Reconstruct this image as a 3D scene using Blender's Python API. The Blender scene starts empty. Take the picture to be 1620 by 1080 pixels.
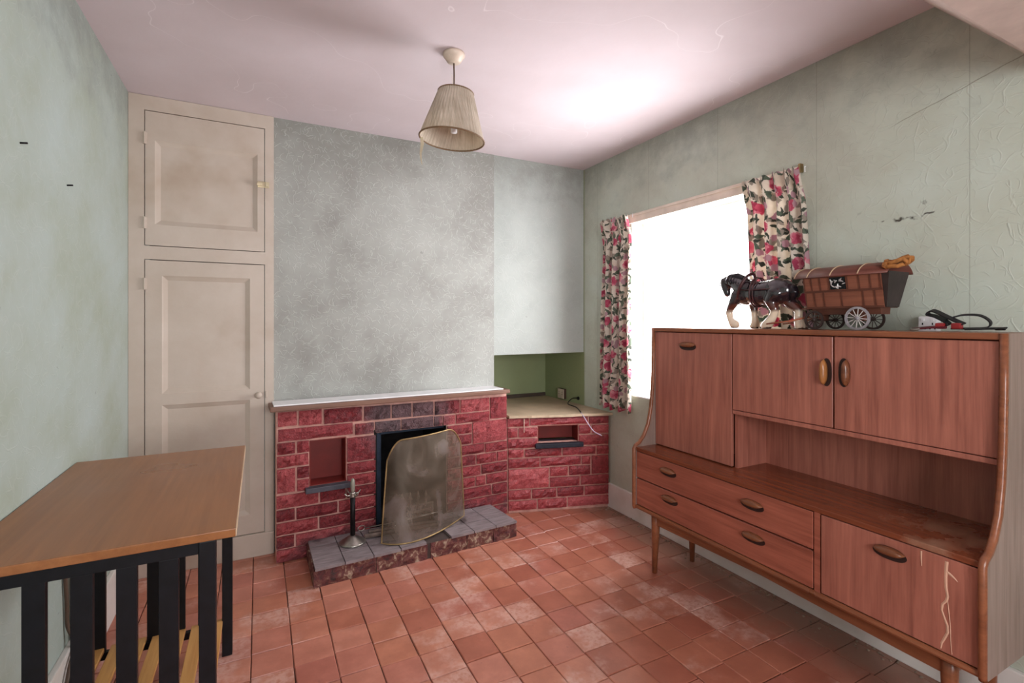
import bpy, bmesh, math, random
from mathutils import Vector, Matrix, noise
SC = bpy.context.scene
COL = SC.collection
R_ = random.Random(7)

# ---------------------------------------------------------------- camera, light, exposure
YAW = math.atan(400 / 780)
cam_d = bpy.data.cameras.new('camera')
cam = bpy.data.objects.new('camera', cam_d); COL.objects.link(cam)
cam.location = (0, 0, 1.30); cam.rotation_euler = (math.pi / 2, 0, -YAW)
cam_d.sensor_width = 36; cam_d.lens = 780 / 1620 * 36; cam_d.shift_y = -32 / 1620
cam_d.clip_start = 0.02
SC.camera = cam
w = bpy.data.worlds.new('daylight'); SC.world = w; w.use_nodes = True
bg = w.node_tree.nodes['Background']
bg.inputs[0].default_value = (1.0, 0.965, 0.985, 1); bg.inputs[1].default_value = 10.0
def portal(name, loc, rot, sx, sy):
    d = bpy.data.lights.new(name, 'AREA'); d.shape = 'RECTANGLE'; d.size = sx; d.size_y = sy
    d.cycles.is_portal = True
    o = bpy.data.objects.new(name, d); COL.objects.link(o); o.location = loc; o.rotation_euler = rot
portal('window_portal', (2.36, 2.01, 1.375), (0, math.pi / 2, 0), 1.15, 1.12)
portal('fill_window_portal', (0.55, -1.43, 1.40), (math.pi / 2, 0, 0), 1.1, 1.1)  # portal of the added, unseen window that brightens the room
SC.view_settings.view_transform = 'Standard'; SC.view_settings.look = 'None'
SC.view_settings.gamma = 1; SC.view_settings.use_curve_mapping = False
SC.view_settings.exposure = 1.12
SC.cycles.use_denoising = True
SC.cycles.max_bounces = 10; SC.cycles.diffuse_bounces = 6; SC.cycles.transparent_max_bounces = 8

# ---------------------------------------------------------------- helpers
def lin(r, g, b):
    f = lambda c: (c / 255 / 12.92) if c / 255 <= .04045 else ((c / 255 + .055) / 1.055) ** 2.4
    return (f(r), f(g), f(b), 1)
class NT:
    def __init__(s, m): s.t = m.node_tree
    def n(s, typ, ins=None, out=0, **props):
        nd = s.t.nodes.new(typ)
        for k, v in props.items(): setattr(nd, k, v)
        for k, v in (ins or {}).items():
            if isinstance(v, bpy.types.NodeSocket): s.t.links.new(v, nd.inputs[k])
            else: nd.inputs[k].default_value = v
        return nd if out is None else nd.outputs[out]
    def m(s, op, a, b=0.0, c=0.0, clamp=False):
        return s.n('ShaderNodeMath', {0: a, 1: b, 2: c}, operation=op, use_clamp=clamp)
    def vm(s, op, a, b=(0, 0, 0)):
        return s.n('ShaderNodeVectorMath', {0: a, 1: b}, operation=op)
    def ramp(s, f, stops, interp='LINEAR'):
        nd = s.n('ShaderNodeValToRGB', {0: f}, None); cr = nd.color_ramp; cr.interpolation = interp
        while len(cr.elements) < len(stops): cr.elements.new(.5)
        for e, (p, c) in zip(cr.elements, stops): e.position = p; e.color = c if not isinstance(c, (int, float)) else (c, c, c, 1)
        return nd.outputs[0]
    def mix(s, f, a, b, mode='MIX'):
        return s.n('ShaderNodeMix', {0: f, 6: a, 7: b}, 2, data_type='RGBA', blend_type=mode)
    def noise(s, vec, scale, detail=4, rough=.55, dist=0.0, out=0):
        return s.n('ShaderNodeTexNoise', {'Vector': vec, 'Scale': scale, 'Detail': detail, 'Roughness': rough, 'Distortion': dist}, out)
    def sstep(s, x, a, b):
        return s.n('ShaderNodeMapRange', {0: x, 1: a, 2: b, 3: 0.0, 4: 1.0}, interpolation_type='SMOOTHSTEP')
    def sep(s, v): return s.n('ShaderNodeSeparateXYZ', {0: v}, None).outputs
    def comb(s, x, y, z=0.0): return s.n('ShaderNodeCombineXYZ', {0: x, 1: y, 2: z})
    def scale(s, v, xyz): return s.vm('MULTIPLY', v, xyz)
    def pos(s): return s.n('ShaderNodeNewGeometry')
    def ob(s): return s.n('ShaderNodeTexCoord', out=3)
    def bump(s, h, strength=.3, dist=.01): return s.n('ShaderNodeBump', {'Height': h, 'Strength': strength, 'Distance': dist})
def new_mat(name):
    m = bpy.data.materials.new(name); m.use_nodes = True
    nt = NT(m); b = m.node_tree.nodes['Principled BSDF']
    def put(**k):
        al = dict(col='Base Color', rough='Roughness', metal='Metallic', nrm='Normal', spec='Specular IOR Level', coat='Coat Weight', em='Emission Color', es='Emission Strength', alpha='Alpha', coatr='Coat Roughness')
        for kk, v in k.items():
            i = b.inputs[al[kk]]
            if isinstance(v, bpy.types.NodeSocket): m.node_tree.links.new(v, i)
            else: i.default_value = v
    return m, nt, put
def plain(name, c, rough=.6, metal=0.0, var=.12, scale=14, bump=.15, spec=.4):
    m, t, put = new_mat(name); v = t.ob()
    n1 = t.noise(v, scale, 5)
    d = tuple(x * (1 - var * 2) for x in c[:3]) + (1,); l = tuple(min(1, x * (1 + var)) for x in c[:3]) + (1,)
    put(col=t.ramp(n1, [(.3, d), (.7, l)]), rough=rough, metal=metal, spec=spec, nrm=t.bump(t.noise(v, scale * 4, 4), bump, .004))
    return m
def wood(name, c1, c2, axis, rough=.42, sc=1.0, stain=None):
    m, t, put = new_mat(name); v = t.ob()
    st = [26 * sc, 26 * sc, 26 * sc]; st[axis] = 1.6 * sc
    n1 = t.noise(t.scale(v, tuple(st)), 1.6, 6, .6, .4)
    st2 = [150 * sc] * 3; st2[axis] = 5 * sc
    n2 = t.noise(t.scale(v, tuple(st2)), 1.0, 3, .6)
    n3 = t.noise(v, 2.5, 3)
    f = t.m('ADD', t.m('MULTIPLY', n1, .75), t.m('ADD', t.m('MULTIPLY', n2, .35), t.m('MULTIPLY', n3, .35)))
    c = t.ramp(f, [(.45, c1), (.95, c2)])
    r = t.m('ADD', t.m('MULTIPLY', n3, .25), rough - .12)
    if stain:
        c, r = stain(t, c, r)
    put(col=c, rough=r, spec=.45, nrm=t.bump(n2, .12, .002))
    return m

def _off(parent): return Vector(parent['_loc']) if parent is not None and '_loc' in parent else Vector((0, 0, 0))
def obj(name, bm, mat, parent=None, smooth=False, kind=None):
    """link a bmesh given in world coordinates as one mesh object"""
    me = bpy.data.meshes.new(name)
    o = bpy.data.objects.new(name, me)
    if parent is not None:
        off = _off(parent); bmesh.ops.translate(bm, verts=bm.verts, vec=-off)
        o.parent = parent; o['_loc'] = tuple(off)
    else:
        if bm.verts:
            xs = [v.co.x for v in bm.verts]; ys = [v.co.y for v in bm.verts]; zs = [v.co.z for v in bm.verts]
            off = Vector(((min(xs) + max(xs)) / 2, (min(ys) + max(ys)) / 2, min(zs)))
            bmesh.ops.translate(bm, verts=bm.verts, vec=-off); o.location = off; o['_loc'] = tuple(off)
    bmesh.ops.recalc_face_normals(bm, faces=bm.faces)
    if smooth:
        for f in bm.faces: f.smooth = True
    bm.to_mesh(me); bm.free()
    if mat: me.materials.append(mat)
    COL.objects.link(o)
    if kind: o['kind'] = kind
    return o
def tag(o, label, cat, group=None, kind=None):
    o['label'] = label; o['category'] = cat
    if group: o['group'] = group
    if kind: o['kind'] = kind
    return o
def thing(name, loc, label, cat, group=None):
    o = bpy.data.objects.new(name, None); COL.objects.link(o); o.location = loc; o['_loc'] = tuple(loc)
    o.empty_display_size = .05
    return tag(o, label, cat, group)
def box(x0, x1, y0, y1, z0, z1, bev=0.0, bm=None, seg=2):
    own = bm is None; b = bmesh.new()
    bmesh.ops.create_cube(b, size=1)
    for v in b.verts: v.co = Vector(((x0 + x1) / 2 + v.co.x * (x1 - x0), (y0 + y1) / 2 + v.co.y * (y1 - y0), (z0 + z1) / 2 + v.co.z * (z1 - z0)))
    if bev: bmesh.ops.bevel(b, geom=list(b.edges), offset=bev, segments=seg, affect='EDGES', profile=.6)
    if own: return b
    merge(bm, b); return bm
def merge(bm, b):
    me = bpy.data.meshes.new('tmp'); b.to_mesh(me); b.free(); bm.from_mesh(me); bpy.data.meshes.remove(me)
def quad_map(bm, fn):
    for v in bm.verts: v.co = Vector(fn(v.co))
    return bm
def tube(pts, rad, n=8, bm=None, closed=False, cap=True):
    """round bar through world points; rad a number or a list"""
    own = bm is None; bm = bm or bmesh.new()
    P = [Vector(p) for p in pts]; rad = rad if isinstance(rad, (list, tuple)) else [rad] * len(P)
    rings = []; up = None
    for i, p in enumerate(P):
        if closed: d = P[(i + 1) % len(P)] - P[i - 1]
        else: d = P[min(i + 1, len(P) - 1)] - P[max(i - 1, 0)]
        d.normalize()
        if up is None:
            up = d.orthogonal().normalized()
        else:
            up = (up - d * up.dot(d)); up = up.normalized() if up.length > 1e-6 else d.orthogonal().normalized()
        sd = d.cross(up)
        rings.append([bm.verts.new(p + (up * math.cos(a) + sd * math.sin(a)) * rad[i]) for a in (2 * math.pi * k / n for k in range(n))])
    for i in range(len(P) - (0 if closed else 1)):
        a, b = rings[i], rings[(i + 1) % len(P)]
        for k in range(n): bm.faces.new((a[k], a[(k + 1) % n], b[(k + 1) % n], b[k]))
    if cap and not closed: bm.faces.new(rings[0]); bm.faces.new(rings[-1])
    return bm
def lathe(prof, loc=(0, 0, 0), n=32, mat3=None, bm=None, closed=False):
    """prof: (r, z) list revolved around z"""
    bm = bm or bmesh.new(); rings = []
    M = mat3 or Matrix.Identity(3); L = Vector(loc)
    for r, z in prof:
        if r < 1e-5: rings.append([bm.verts.new(M @ Vector((0, 0, z)) + L)])
        else: rings.append([bm.verts.new(M @ Vector((r * math.cos(2 * math.pi * k / n), r * math.sin(2 * math.pi * k / n), z)) + L) for k in range(n)])
    for i in range(len(rings) if closed else len(rings) - 1):
        a, b = rings[i], rings[(i + 1) % len(rings)]
        for k in range(n):
            q = []
            for v in (a[k % len(a)], a[(k + 1) % n % len(a)], b[(k + 1) % n % len(b)], b[k % len(b)]):
                if v not in q: q.append(v)
            if len(q) > 2: bm.faces.new(q)
    return bm
def prism(poly, fn0, fn1, bm=None):
    """extrude a 2d polygon: fn0/fn1 map (a,b) to the two end faces"""
    bm = bm or bmesh.new()
    A = [bm.verts.new(fn0(*p)) for p in poly]; B = [bm.verts.new(fn1(*p)) for p in poly]
    bm.faces.new(A); bm.faces.new(B[::-1])
    for i in range(len(poly)): j = (i + 1) % len(poly); bm.faces.new((A[i], A[j], B[j], B[i]))
    return bm
def holed(u0, u1, v0, v1, holes, t0, t1, fn):
    """slab with rectangular holes; fn(u, v, t) -> world"""
    us = sorted({u0, u1, *[h[0] for h in holes], *[h[1] for h in holes]}); vs = sorted({v0, v1, *[h[2] for h in holes], *[h[3] for h in holes]})
    us = [u for u in us if u0 <= u <= u1]; vs = [v for v in vs if v0 <= v <= v1]
    def full(i, j):
        if not (0 <= i < len(us) - 1 and 0 <= j < len(vs) - 1): return False
        cu, cv = (us[i] + us[i + 1]) / 2, (vs[j] + vs[j + 1]) / 2
        return not any(h[0] < cu < h[1] and h[2] < cv < h[3] for h in holes)
    bm = bmesh.new(); V = {}
    def g(i, j, k):
        if (i, j, k) not in V: V[(i, j, k)] = bm.verts.new(fn(us[i], vs[j], (t0, t1)[k]))
        return V[(i, j, k)]
    for i in range(len(us) - 1):
        for j in range(len(vs) - 1):
            if not full(i, j): continue
            for k in (0, 1): bm.faces.new((g(i, j, k), g(i + 1, j, k), g(i + 1, j + 1, k), g(i, j + 1, k)))
            if not full(i - 1, j): bm.faces.new((g(i, j, 0), g(i, j + 1, 0), g(i, j + 1, 1), g(i, j, 1)))
            if not full(i + 1, j): bm.faces.new((g(i + 1, j, 0), g(i + 1, j + 1, 0), g(i + 1, j + 1, 1), g(i + 1, j, 1)))
            if not full(i, j - 1): bm.faces.new((g(i, j, 0), g(i + 1, j, 0), g(i + 1, j, 1), g(i, j, 1)))
            if not full(i, j + 1): bm.faces.new((g(i, j + 1, 0), g(i + 1, j + 1, 0), g(i + 1, j + 1, 1), g(i, j + 1, 1)))
    return bm

# ---------------------------------------------------------------- room dimensions
XL, XR, YB, YF, H = -0.585, 2.20, 3.09, -1.30, 2.45
NICHE_X, NICHE_Z, NICHE_Y = 1.445, 1.065, 3.66

# ---------------------------------------------------------------- wall materials
def strokes(t, uv, scale, ln, wd, seed, curv):
    q = t.vm('ADD', uv, (seed * 3.17, seed * 1.73, 0))
    vo = t.n('ShaderNodeTexVoronoi', {'Vector': q, 'Scale': scale, 'Randomness': 1.0}, None, voronoi_dimensions='2D')
    lx, ly, _ = t.sep(t.vm('SUBTRACT', q, vo.outputs['Position']))
    cr, cg, _ = t.sep(vo.outputs['Color'])
    a = t.m('MULTIPLY', cr, 6.283); c, s = t.m('COSINE', a), t.m('SINE', a)
    x = t.m('ADD', t.m('MULTIPLY', lx, c), t.m('MULTIPLY', ly, s))
    y = t.m('SUBTRACT', t.m('MULTIPLY', ly, c), t.m('MULTIPLY', lx, s))
    k = t.m('MULTIPLY', t.m('SUBTRACT', cg, .5), curv)
    y = t.m('ABSOLUTE', t.m('SUBTRACT', y, t.m('MULTIPLY', k, t.m('MULTIPLY', x, x))))
    return t.m('MULTIPLY', t.sstep(y, wd, 0.0), t.sstep(t.m('ABSOLUTE', x), ln, ln * .5))
def paper(name, ax, cols, style, green_niche=False, strength=.5):
    m, t, put = new_mat(name)
    px, py, pz = t.sep(t.pos())
    u = px if ax == 'x' else py
    uv0 = t.comb(u, pz)
    wob = t.vm('MULTIPLY', t.vm('SUBTRACT', t.noise(uv0, 9, 2, out=1), (.5, .5, .5)), (.05, .05, 0))
    uv = t.vm('ADD', uv0, wob)
    h = None
    if style == 'sprig':
        L = [(12, .026, .0026, 1, 50), (13, .022, .0026, 2, 80), (15, .020, .0026, 3, 80), (16, .016, .0024, 4, 110), (17, .015, .0024, 5, 110), (18, .014, .0024, 6, 110)]
    else:
        L = [(6, .06, .0035, 1, 18), (9, .05, .0035, 2, 30), (12, .03, .003, 3, 50), (16, .024, .003, 4, 60), (20, .018, .0025, 5, 80)]
    for sc, ln, wd, sd, cu in L:
        s = strokes(t, uv, sc, ln, wd, sd, cu); h = s if h is None else t.m('MAXIMUM', h, s)
    if style != 'sprig':
        n = t.noise(uv0, 5, 2, .5); v = t.sstep(t.m('ABSOLUTE', t.m('SUBTRACT', n, .5)), .012, 0.0)
        h = t.m('MAXIMUM', h, t.m('MULTIPLY', v, .3))
    fine = t.noise(uv0, 160, 3)
    big = t.noise(uv0, 1.7, 4, .6)
    mid = t.noise(uv0, 7, 5, .65)
    c = t.ramp(t.m('ADD', t.m('MULTIPLY', big, .7), t.m('MULTIPLY', mid, .3)), [(.35, cols[0]), (.5, cols[1]), (.66, cols[2])])
    spots = t.sstep(t.noise(uv0, 22, 3, .5), .70, .76)
    c = t.mix(t.m('MULTIPLY', spots, t.m('MULTIPLY', t.sstep(big, .45, .6), .45)), c, lin(78, 78, 72))
    # grime gathered under the ceiling and in the upper corner
    gr = t.m('MULTIPLY', t.sstep(t.m('ADD', pz, t.m('MULTIPLY', t.m('SUBTRACT', mid, .5), .9)), 2.05, 2.55), .55)
    c = t.mix(gr, c, lin(112, 112, 104))
    c = t.mix(t.m('MULTIPLY', h, (.22 if style == 'sprig' else .08)), c, lin(225, 230, 224))
    if green_niche:
        # paper seams and one long crack in the plaster
        sm = t.m('ABSOLUTE', t.m('SUBTRACT', t.m('FRACT', t.m('DIVIDE', t.m('SUBTRACT', py, .80 - .265), .53)), .5))
        c = t.mix(t.m('MULTIPLY', t.sstep(sm, .005, .001), .35), c, lin(112, 112, 100))
        ck = t.m('ABSOLUTE', t.m('SUBTRACT', t.m('ADD', pz, t.m('MULTIPLY', t.m('SUBTRACT', t.noise(uv0, 12, 3), .5), .012)), t.m('ADD', 2.06, t.m('MULTIPLY', t.m('SUBTRACT', 1.04, py), .27))))
        c = t.mix(t.m('MULTIPLY', t.m('MULTIPLY', t.sstep(ck, .003, .0008), t.sstep(py, 1.06, 1.0)), .5), c, lin(96, 84, 66))
        mk = t.m('ABSOLUTE', t.m('SUBTRACT', t.m('ADD', pz, t.m('MULTIPLY', t.m('SUBTRACT', t.noise(uv0, 10, 3), .5), .10)), 1.70))
        c = t.mix(t.m('MULTIPLY', t.m('MULTIPLY', t.sstep(mk, .006, .001), t.m('MULTIPLY', t.sstep(py, 1.12, 1.08), t.sstep(py, .86, .90))), t.sstep(t.noise(uv0, 30, 2), .45, .6)), c, lin(70, 66, 58))
        c = t.mix(t.sstep(py, YB - .02, YB + .005), c, lin(140, 150, 112))
    hh = t.m('ADD', t.m('MULTIPLY', h, 1.0), t.m('ADD', t.m('MULTIPLY', fine, .12), t.m('MULTIPLY', mid, .5)))
    put(col=c, rough=.62, spec=.3, nrm=t.bump(hh, strength, .006))
    return m
M_back = paper('wallpaper_sprig', 'x', (lin(138, 138, 133), lin(157, 159, 154), lin(168, 171, 166)), 'sprig', strength=.3)
M_panel = paper('wallpaper_panel', 'x', (lin(158, 164, 160), lin(168, 174, 170), lin(174, 180, 176)), 'vine', strength=.25)
M_right = paper('wallpaper_vine', 'y', (lin(172, 174, 160), lin(186, 193, 179), lin(193, 203, 192)), 'vine', True, strength=.28)
M_left = paper('wallpaper_left', 'y', (lin(156, 166, 150), lin(166, 178, 170), lin(172, 186, 182)), 'vine', strength=.15)
M_green = plain('green_paint', lin(140, 150, 112), .6, var=.06, scale=3)
M_ceil = (lambda: None)
def ceiling_mat():
    m, t, put = new_mat('ceiling_paint'); p = t.pos()
    n = t.noise(p, 1.4, 4); n2 = t.noise(p, 30, 4)
    c = t.ramp(n, [(.3, lin(200, 187, 190)), (.7, lin(214, 202, 207))])
    crk = t.sstep(t.m('ABSOLUTE', t.m('SUBTRACT', t.noise(p, 1.1, 3, .6), .47)), .0011, 0.0)
    c = t.mix(t.m('MULTIPLY', crk, .4), c, lin(244, 238, 240))
    put(col=c, rough=.75, spec=.2, nrm=t.bump(t.m('ADD', t.m('MULTIPLY', n2, .3), n), .25, .01)); return m
M_ceil = ceiling_mat()
def cream(name, c0, c1, dirt):
    m, t, put = new_mat(name); p = t.pos(); n = t.noise(p, 5, 5, .6); n2 = t.noise(p, 2.2, 4, .6)
    c = t.ramp(n, [(.3, c0), (.7, c1)])
    c = t.mix(t.m('MULTIPLY', t.sstep(n2, .52, .75), .5), c, dirt)
    put(col=c, rough=.45, spec=.4, nrm=t.bump(t.noise(p, 40, 3), .1, .004)); return m
M_cream = cream('cream_gloss', lin(184, 170, 156), lin(194, 182, 170), lin(160, 138, 116))
M_skirt = cream('white_gloss', lin(214, 208, 202), lin(226, 222, 218), lin(184, 172, 158))
M_white = plain('white_paint', lin(236, 236, 238), .4, var=.04)
M_dark = plain('black_void', lin(22, 20, 20), .9, var=.1)

# ---------------------------------------------------------------- structure
FIRE_O = Vector((.078, 2.935, 0)); FT = math.radians(2.0)
def FP(s, z, n=0.0):   # fireplace face: s along, n away from the room
    return (FIRE_O.x + s * math.cos(FT) - n * math.sin(FT), FIRE_O.y + s * math.sin(FT) + n * math.cos(FT), z)
wall = obj('wall_back', holed(XL - .12, NICHE_X, 0, H + .1, [(-.50, .012, .10, 2.38), (.60, 1.06, 0, .665)], YB, YB + .12, lambda u, v, t: (u, t, v)), M_back)
tag(wall, 'grey green chimney wall with embossed leaf wallpaper above the fireplace', 'wall', kind='structure')
o = obj('wall_bulkhead', box(NICHE_X, XR, YB + .004, NICHE_Y, NICHE_Z, H), M_panel)
tag(o, 'smooth pale wall panel boxed over the corner alcove', 'wall', kind='structure')
o = obj('wall_alcove', holed(NICHE_X - .12, XR + .15, 0, H, [], NICHE_Y, NICHE_Y + .1, lambda u, v, t: (u, t, v)), M_green)
tag(o, 'plain green wall at the back of the corner alcove', 'wall', kind='structure')
bm = box(NICHE_X - .12, NICHE_X, YB + .12, NICHE_Y, 0, NICHE_Z)
o = obj('wall_alcove_side', bm, M_green); tag(o, 'green cheek wall on the left of the corner alcove', 'wall', kind='structure')
WIN = (1.45, 2.55, .80, 1.95)
o = obj('wall_right', holed(YF - .12, NICHE_Y + .1, 0, H + .1, [WIN], XR, XR + .15, lambda u, v, t: (t, u, v)), M_right)
tag(o, 'pale green papered wall with the bright window behind the sideboard', 'wall', kind='structure')
o = obj('wall_left', holed(YF - .12, YB + .12, 0, H + .1, [], XL - .12, XL, lambda u, v, t: (t, u, v)), M_left)
tag(o, 'mint green wall on the left beside the table', 'wall', kind='structure')
W2 = (.0, 1.10, .85, 1.95)  # opening of an unseen window added for fill light
o = obj('wall_front', holed(XL, XR, 0, H, [W2], YF - .12, YF, lambda u, v, t: (u, t, v)), M_left)
tag(o, 'wall behind the camera with an added fill window', 'wall', kind='structure')
o = obj('ceiling', box(XL - .12, XR + .15, YF - .12, NICHE_Y, H, H + .1), M_ceil)
tag(o, 'pinkish white plaster ceiling with fine cracks', 'ceiling', kind='structure')
bm = prism([(.90, H), (.60, 2.09), (.25, 2.09), (.25, H)], lambda a, b: (1.35, a, b), lambda a, b: (XR, a, b))
o = obj('ceiling_soffit', bm, plain('soffit_paint', lin(206, 186, 178), .7, var=.06)); tag(o, 'sloping plaster soffit at the upper right corner', 'ceiling', kind='structure')
o = obj('baseboard_right', box(XR - .02, XR, YF, 2.79, 0, .165, .004), M_skirt); tag(o, 'cream skirting board along the window wall', 'skirting', kind='structure')
o = obj('baseboard_left', box(XL, XL + .02, YF, YB - .02, 0, .20, .004), M_skirt); tag(o, 'white skirting board along the left wall', 'skirting', kind='structure')
bm = box(XL + .02, .075, YB - .022, YB, 0, .125, .003)
o = obj('baseboard_back', bm, M_cream); tag(o, 'cream plinth board under the cupboard doors', 'skirting', kind='structure')

# windows
def glass_mat():
    m = bpy.data.materials.new('window_glass'); m.use_nodes = True; t = NT(m); nt = m.node_tree
    tr = t.n('ShaderNodeBsdfTransparent', {0: (.96, .97, .97, 1)}); gl = t.n('ShaderNodeBsdfGlossy', {'Roughness': .02})
    mx = t.n('ShaderNodeMixShader', {0: .05, 1: tr, 2: gl}); nt.links.new(mx, nt.nodes['Material Output'].inputs[0]); return m
M_glass = glass_mat()
M_upvc = plain('window_white', lin(250, 250, 250), .35, var=.02)
def window(name, u0, u1, v0, v1, t0, t1, fn, label):
    e = .022
    fr = holed(u0, u1, v0, v1, [(u0 + e, u1 - e, v0 + e, v1 - e)], t0, t1, fn)
    o = obj(name, fr, M_upvc); tag(o, label, 'window', kind='structure')
    tm = (t0 + t1) / 2
    g = obj('pane', holed(u0 + e, u1 - e, v0 + e, v1 - e, [], tm - .003, tm + .003, fn), M_glass, o)
    return o
window('window_1', *WIN, XR + .10, XR + .14, lambda u, v, t: (t, u, v), 'bright overexposed window between the floral curtains')
window('fill_window', *W2, YF - .10, YF - .06, lambda u, v, t: (u, t, v), 'added window behind the camera that lets in fill light')
o = obj('trim_1', box(XR + .001, XR + .10, WIN[0] + .001, WIN[1] - .001, WIN[2] + .001, WIN[2] + .012, .003), M_upvc); tag(o, 'white window sill below the bright window', 'window sill', kind='structure')

# floor: base slab and quarry tiles
PITCH = .1456
def tile_mat():
    m, t, put = new_mat('quarry_tile'); p = t.pos(); px, py, pz = t.sep(p)
    oi = t.n('ShaderNodeObjectInfo', out=None); rnd = oi.outputs['Random']
    n1 = t.noise(p, 9, 5, .6); n2 = t.noise(p, 45, 4, .6)
    c = t.ramp(rnd, [(0, lin(172, 104, 84)), (.25, lin(188, 120, 96)), (.5, lin(196, 128, 102)), (.75, lin(204, 138, 116)), (1, lin(184, 114, 98))])
    c = t.mix(t.m('MULTIPLY', t.sstep(px, .9, 1.9), .55), c, lin(146, 80, 62))  # tiles darken towards the sideboard: its shade put into the colour
    c = t.mix(t.sstep(n1, .35, .75), t.mix(.35, c, lin(118, 60, 46)), c)
    # lime bloom: follows single tiles and noise
    bl = t.m('ADD', t.noise(p, 3.2, 5, .65), t.m('MULTIPLY', t.m('SUBTRACT', t.m('FRACT', t.m('MULTIPLY', rnd, 7.3)), .5), .22))
    b = t.m('MULTIPLY', t.sstep(bl, .53, .70), t.sstep(n2, .25, .6))
    c = t.mix(t.m('MULTIPLY', b, .62), c, lin(214, 176, 164))
    # plaster dust and dirt along the window wall
    d = t.m('MULTIPLY', t.sstep(t.m('ADD', px, t.m('MULTIPLY', t.m('SUBTRACT', n1, .5), .5)), 1.86, 2.12), .6)
    c = t.mix(d, c, lin(120, 98, 84))
    c = t.mix(t.m('MULTIPLY', t.sstep(n2, .62, .75), .25), c, lin(70, 46, 40))
    put(col=c, rough=t.m('ADD', t.m('MULTIPLY', n1, .3), .22), spec=.5, nrm=t.bump(t.m('ADD', n1, t.m('MULTIPLY', n2, .4)), .22, .006)); return m
M_tile = tile_mat()
floor = obj('floor', box(XL - .12, XR + .15, YF - .12, NICHE_Y, -.12, -.007), plain('floor_mortar', lin(104, 74, 62), .9))
tag(floor, 'red quarry tile floor with pale lime bloom', 'floor', kind='structure')
tile_meshes = []
for k in range(4):
    b = bmesh.new(); g = .0016; a = PITCH / 2
    bmesh.ops.create_cube(b, size=1)
    for v in b.verts: v.co = Vector((v.co.x * (PITCH - 2 * g), v.co.y * (PITCH - 2 * g), -.006 + v.co.z * .012))
    top = [e for e in b.edges if all(v.co.z > -.001 for v in e.verts)]
    bmesh.ops.bevel(b, geom=top, offset=.0025, segments=1, affect='EDGES')
    for v in b.verts: v.co.z += R_.uniform(-.0006, .0006); v.co.x += R_.uniform(-.0009, .0009); v.co.y += R_.uniform(-.0009, .0009)
    me = bpy.data.meshes.new('floor_tile'); b.to_mesh(me); b.free(); me.materials.append(M_tile); tile_meshes.append(me)
def pix(x, y, z):
    F = (math.sin(YAW), math.cos(YAW)); t = x * F[0] + y * F[1]
    if t < .05: return None
    return 810 + 780 * (x * F[1] - y * F[0]) / t, 508 - 780 * (z - 1.3) / t, t
cands = []
i0 = int((XL + .028) / PITCH) - 1
for i in range(i0, 17):
    cx = -.028 + (i + .5) * PITCH
    if cx - PITCH / 2 < XL - .1 or cx + PITCH / 2 > XR + .12: continue
    shift = R_.uniform(-.012, .012)
    for j in range(-22, 9):
        cy = 2.03 + shift + (j + .5) * PITCH
        if cy < YF + .02 or cy > NICHE_Y - .1: continue
        if cy > 3.0 and cx > .05 and not (cx > 1.4): continue
        p = pix(cx, cy, 0); seen = False
        if p and -40 < p[0] < 1660 and p[1] < 1130: seen = True
        if cy > 3.10: seen = False
        if .30 < cx < 1.30 and cy > 2.68: seen = False
        if cx > 1.5 and cy > 2.98: seen = False
        if cx > 1.95 and cy < 1.55: seen = False
        if cx > 1.8 and cy < 1.2: seen = False
        cands.append((seen, p[2] if p else 99, cx, cy))
vis = sorted([c for c in cands if c[0]], key=lambda c: c[1])[:298]; vs = set(vis)
off = _off(floor)
for s, t, cx, cy in vis:
    o = bpy.data.objects.new('floor_tile', R_.choice(tile_meshes)); COL.objects.link(o); o.parent = floor
    o.location = Vector((cx, cy, R_.uniform(-.0012, .0012))) - off
    o.rotation_euler = (R_.uniform(-.003, .003), R_.uniform(-.003, .003), R_.choice((0, 1, 2, 3)) * math.pi / 2 + R_.uniform(-.006, .006))
bm = bmesh.new()
for c in cands:
    if c in vs: continue
    _, _, cx, cy = c
    box(cx - PITCH / 2 + .002, cx + PITCH / 2 - .002, cy - PITCH / 2 + .002, cy + PITCH / 2 - .002, -.012, 0, 0, bm)
obj('floor_tile_rest', bm, M_tile, floor, kind='stuff')

# ---------------------------------------------------------------- built-in cupboard
cup = thing('built_in_cupboard', (-.25, YB, 0), 'tall cream painted cupboard built into the corner left of the fireplace', 'cupboard')
CX0, CX1 = XL + .001, .073; D1 = (-.515, .025, 1.688, 2.37); D2 = (-.515, .025, .13, 1.612); CYF = YB - .014
obj('face_frame', holed(CX0, CX1, .125, H - .002, [(D1[0] - .004, D1[1] + .004, D1[2] - .004, D1[3] + .004), (D2[0] - .004, D2[1] + .004, D2[2] - .004, D2[3] + .004)], CYF, YB + .005, lambda u, v, t: (u, t, v)), M_cream, cup)
bm = bmesh.new(); box(-.498, .010, YB + .34, YB + .36, .10, 2.375, 0, bm); box(-.5, -.49, YB + .02, YB + .36, .1, 2.375, 0, bm); box(0, .01, YB + .02, YB + .36, .1, 2.375, 0, bm); box(-.5, .01, YB + .02, YB + .36, .1, .11, 0, bm); box(-.5, .01, YB + .02, YB + .36, 2.365, 2.375, 0, bm)
for a in ((-.53, -.498, .07, 2.41), (.010, .04, .07, 2.41), (-.53, .04, .07, .112), (-.53, .04, 2.372, 2.41)): box(a[0], a[1], YB + .10, YB + .37, a[2], a[3], 0, bm)  # unseen outer boxes, added to stop light leaking around the doors
obj('carcass', bm, M_dark, cup)
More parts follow.
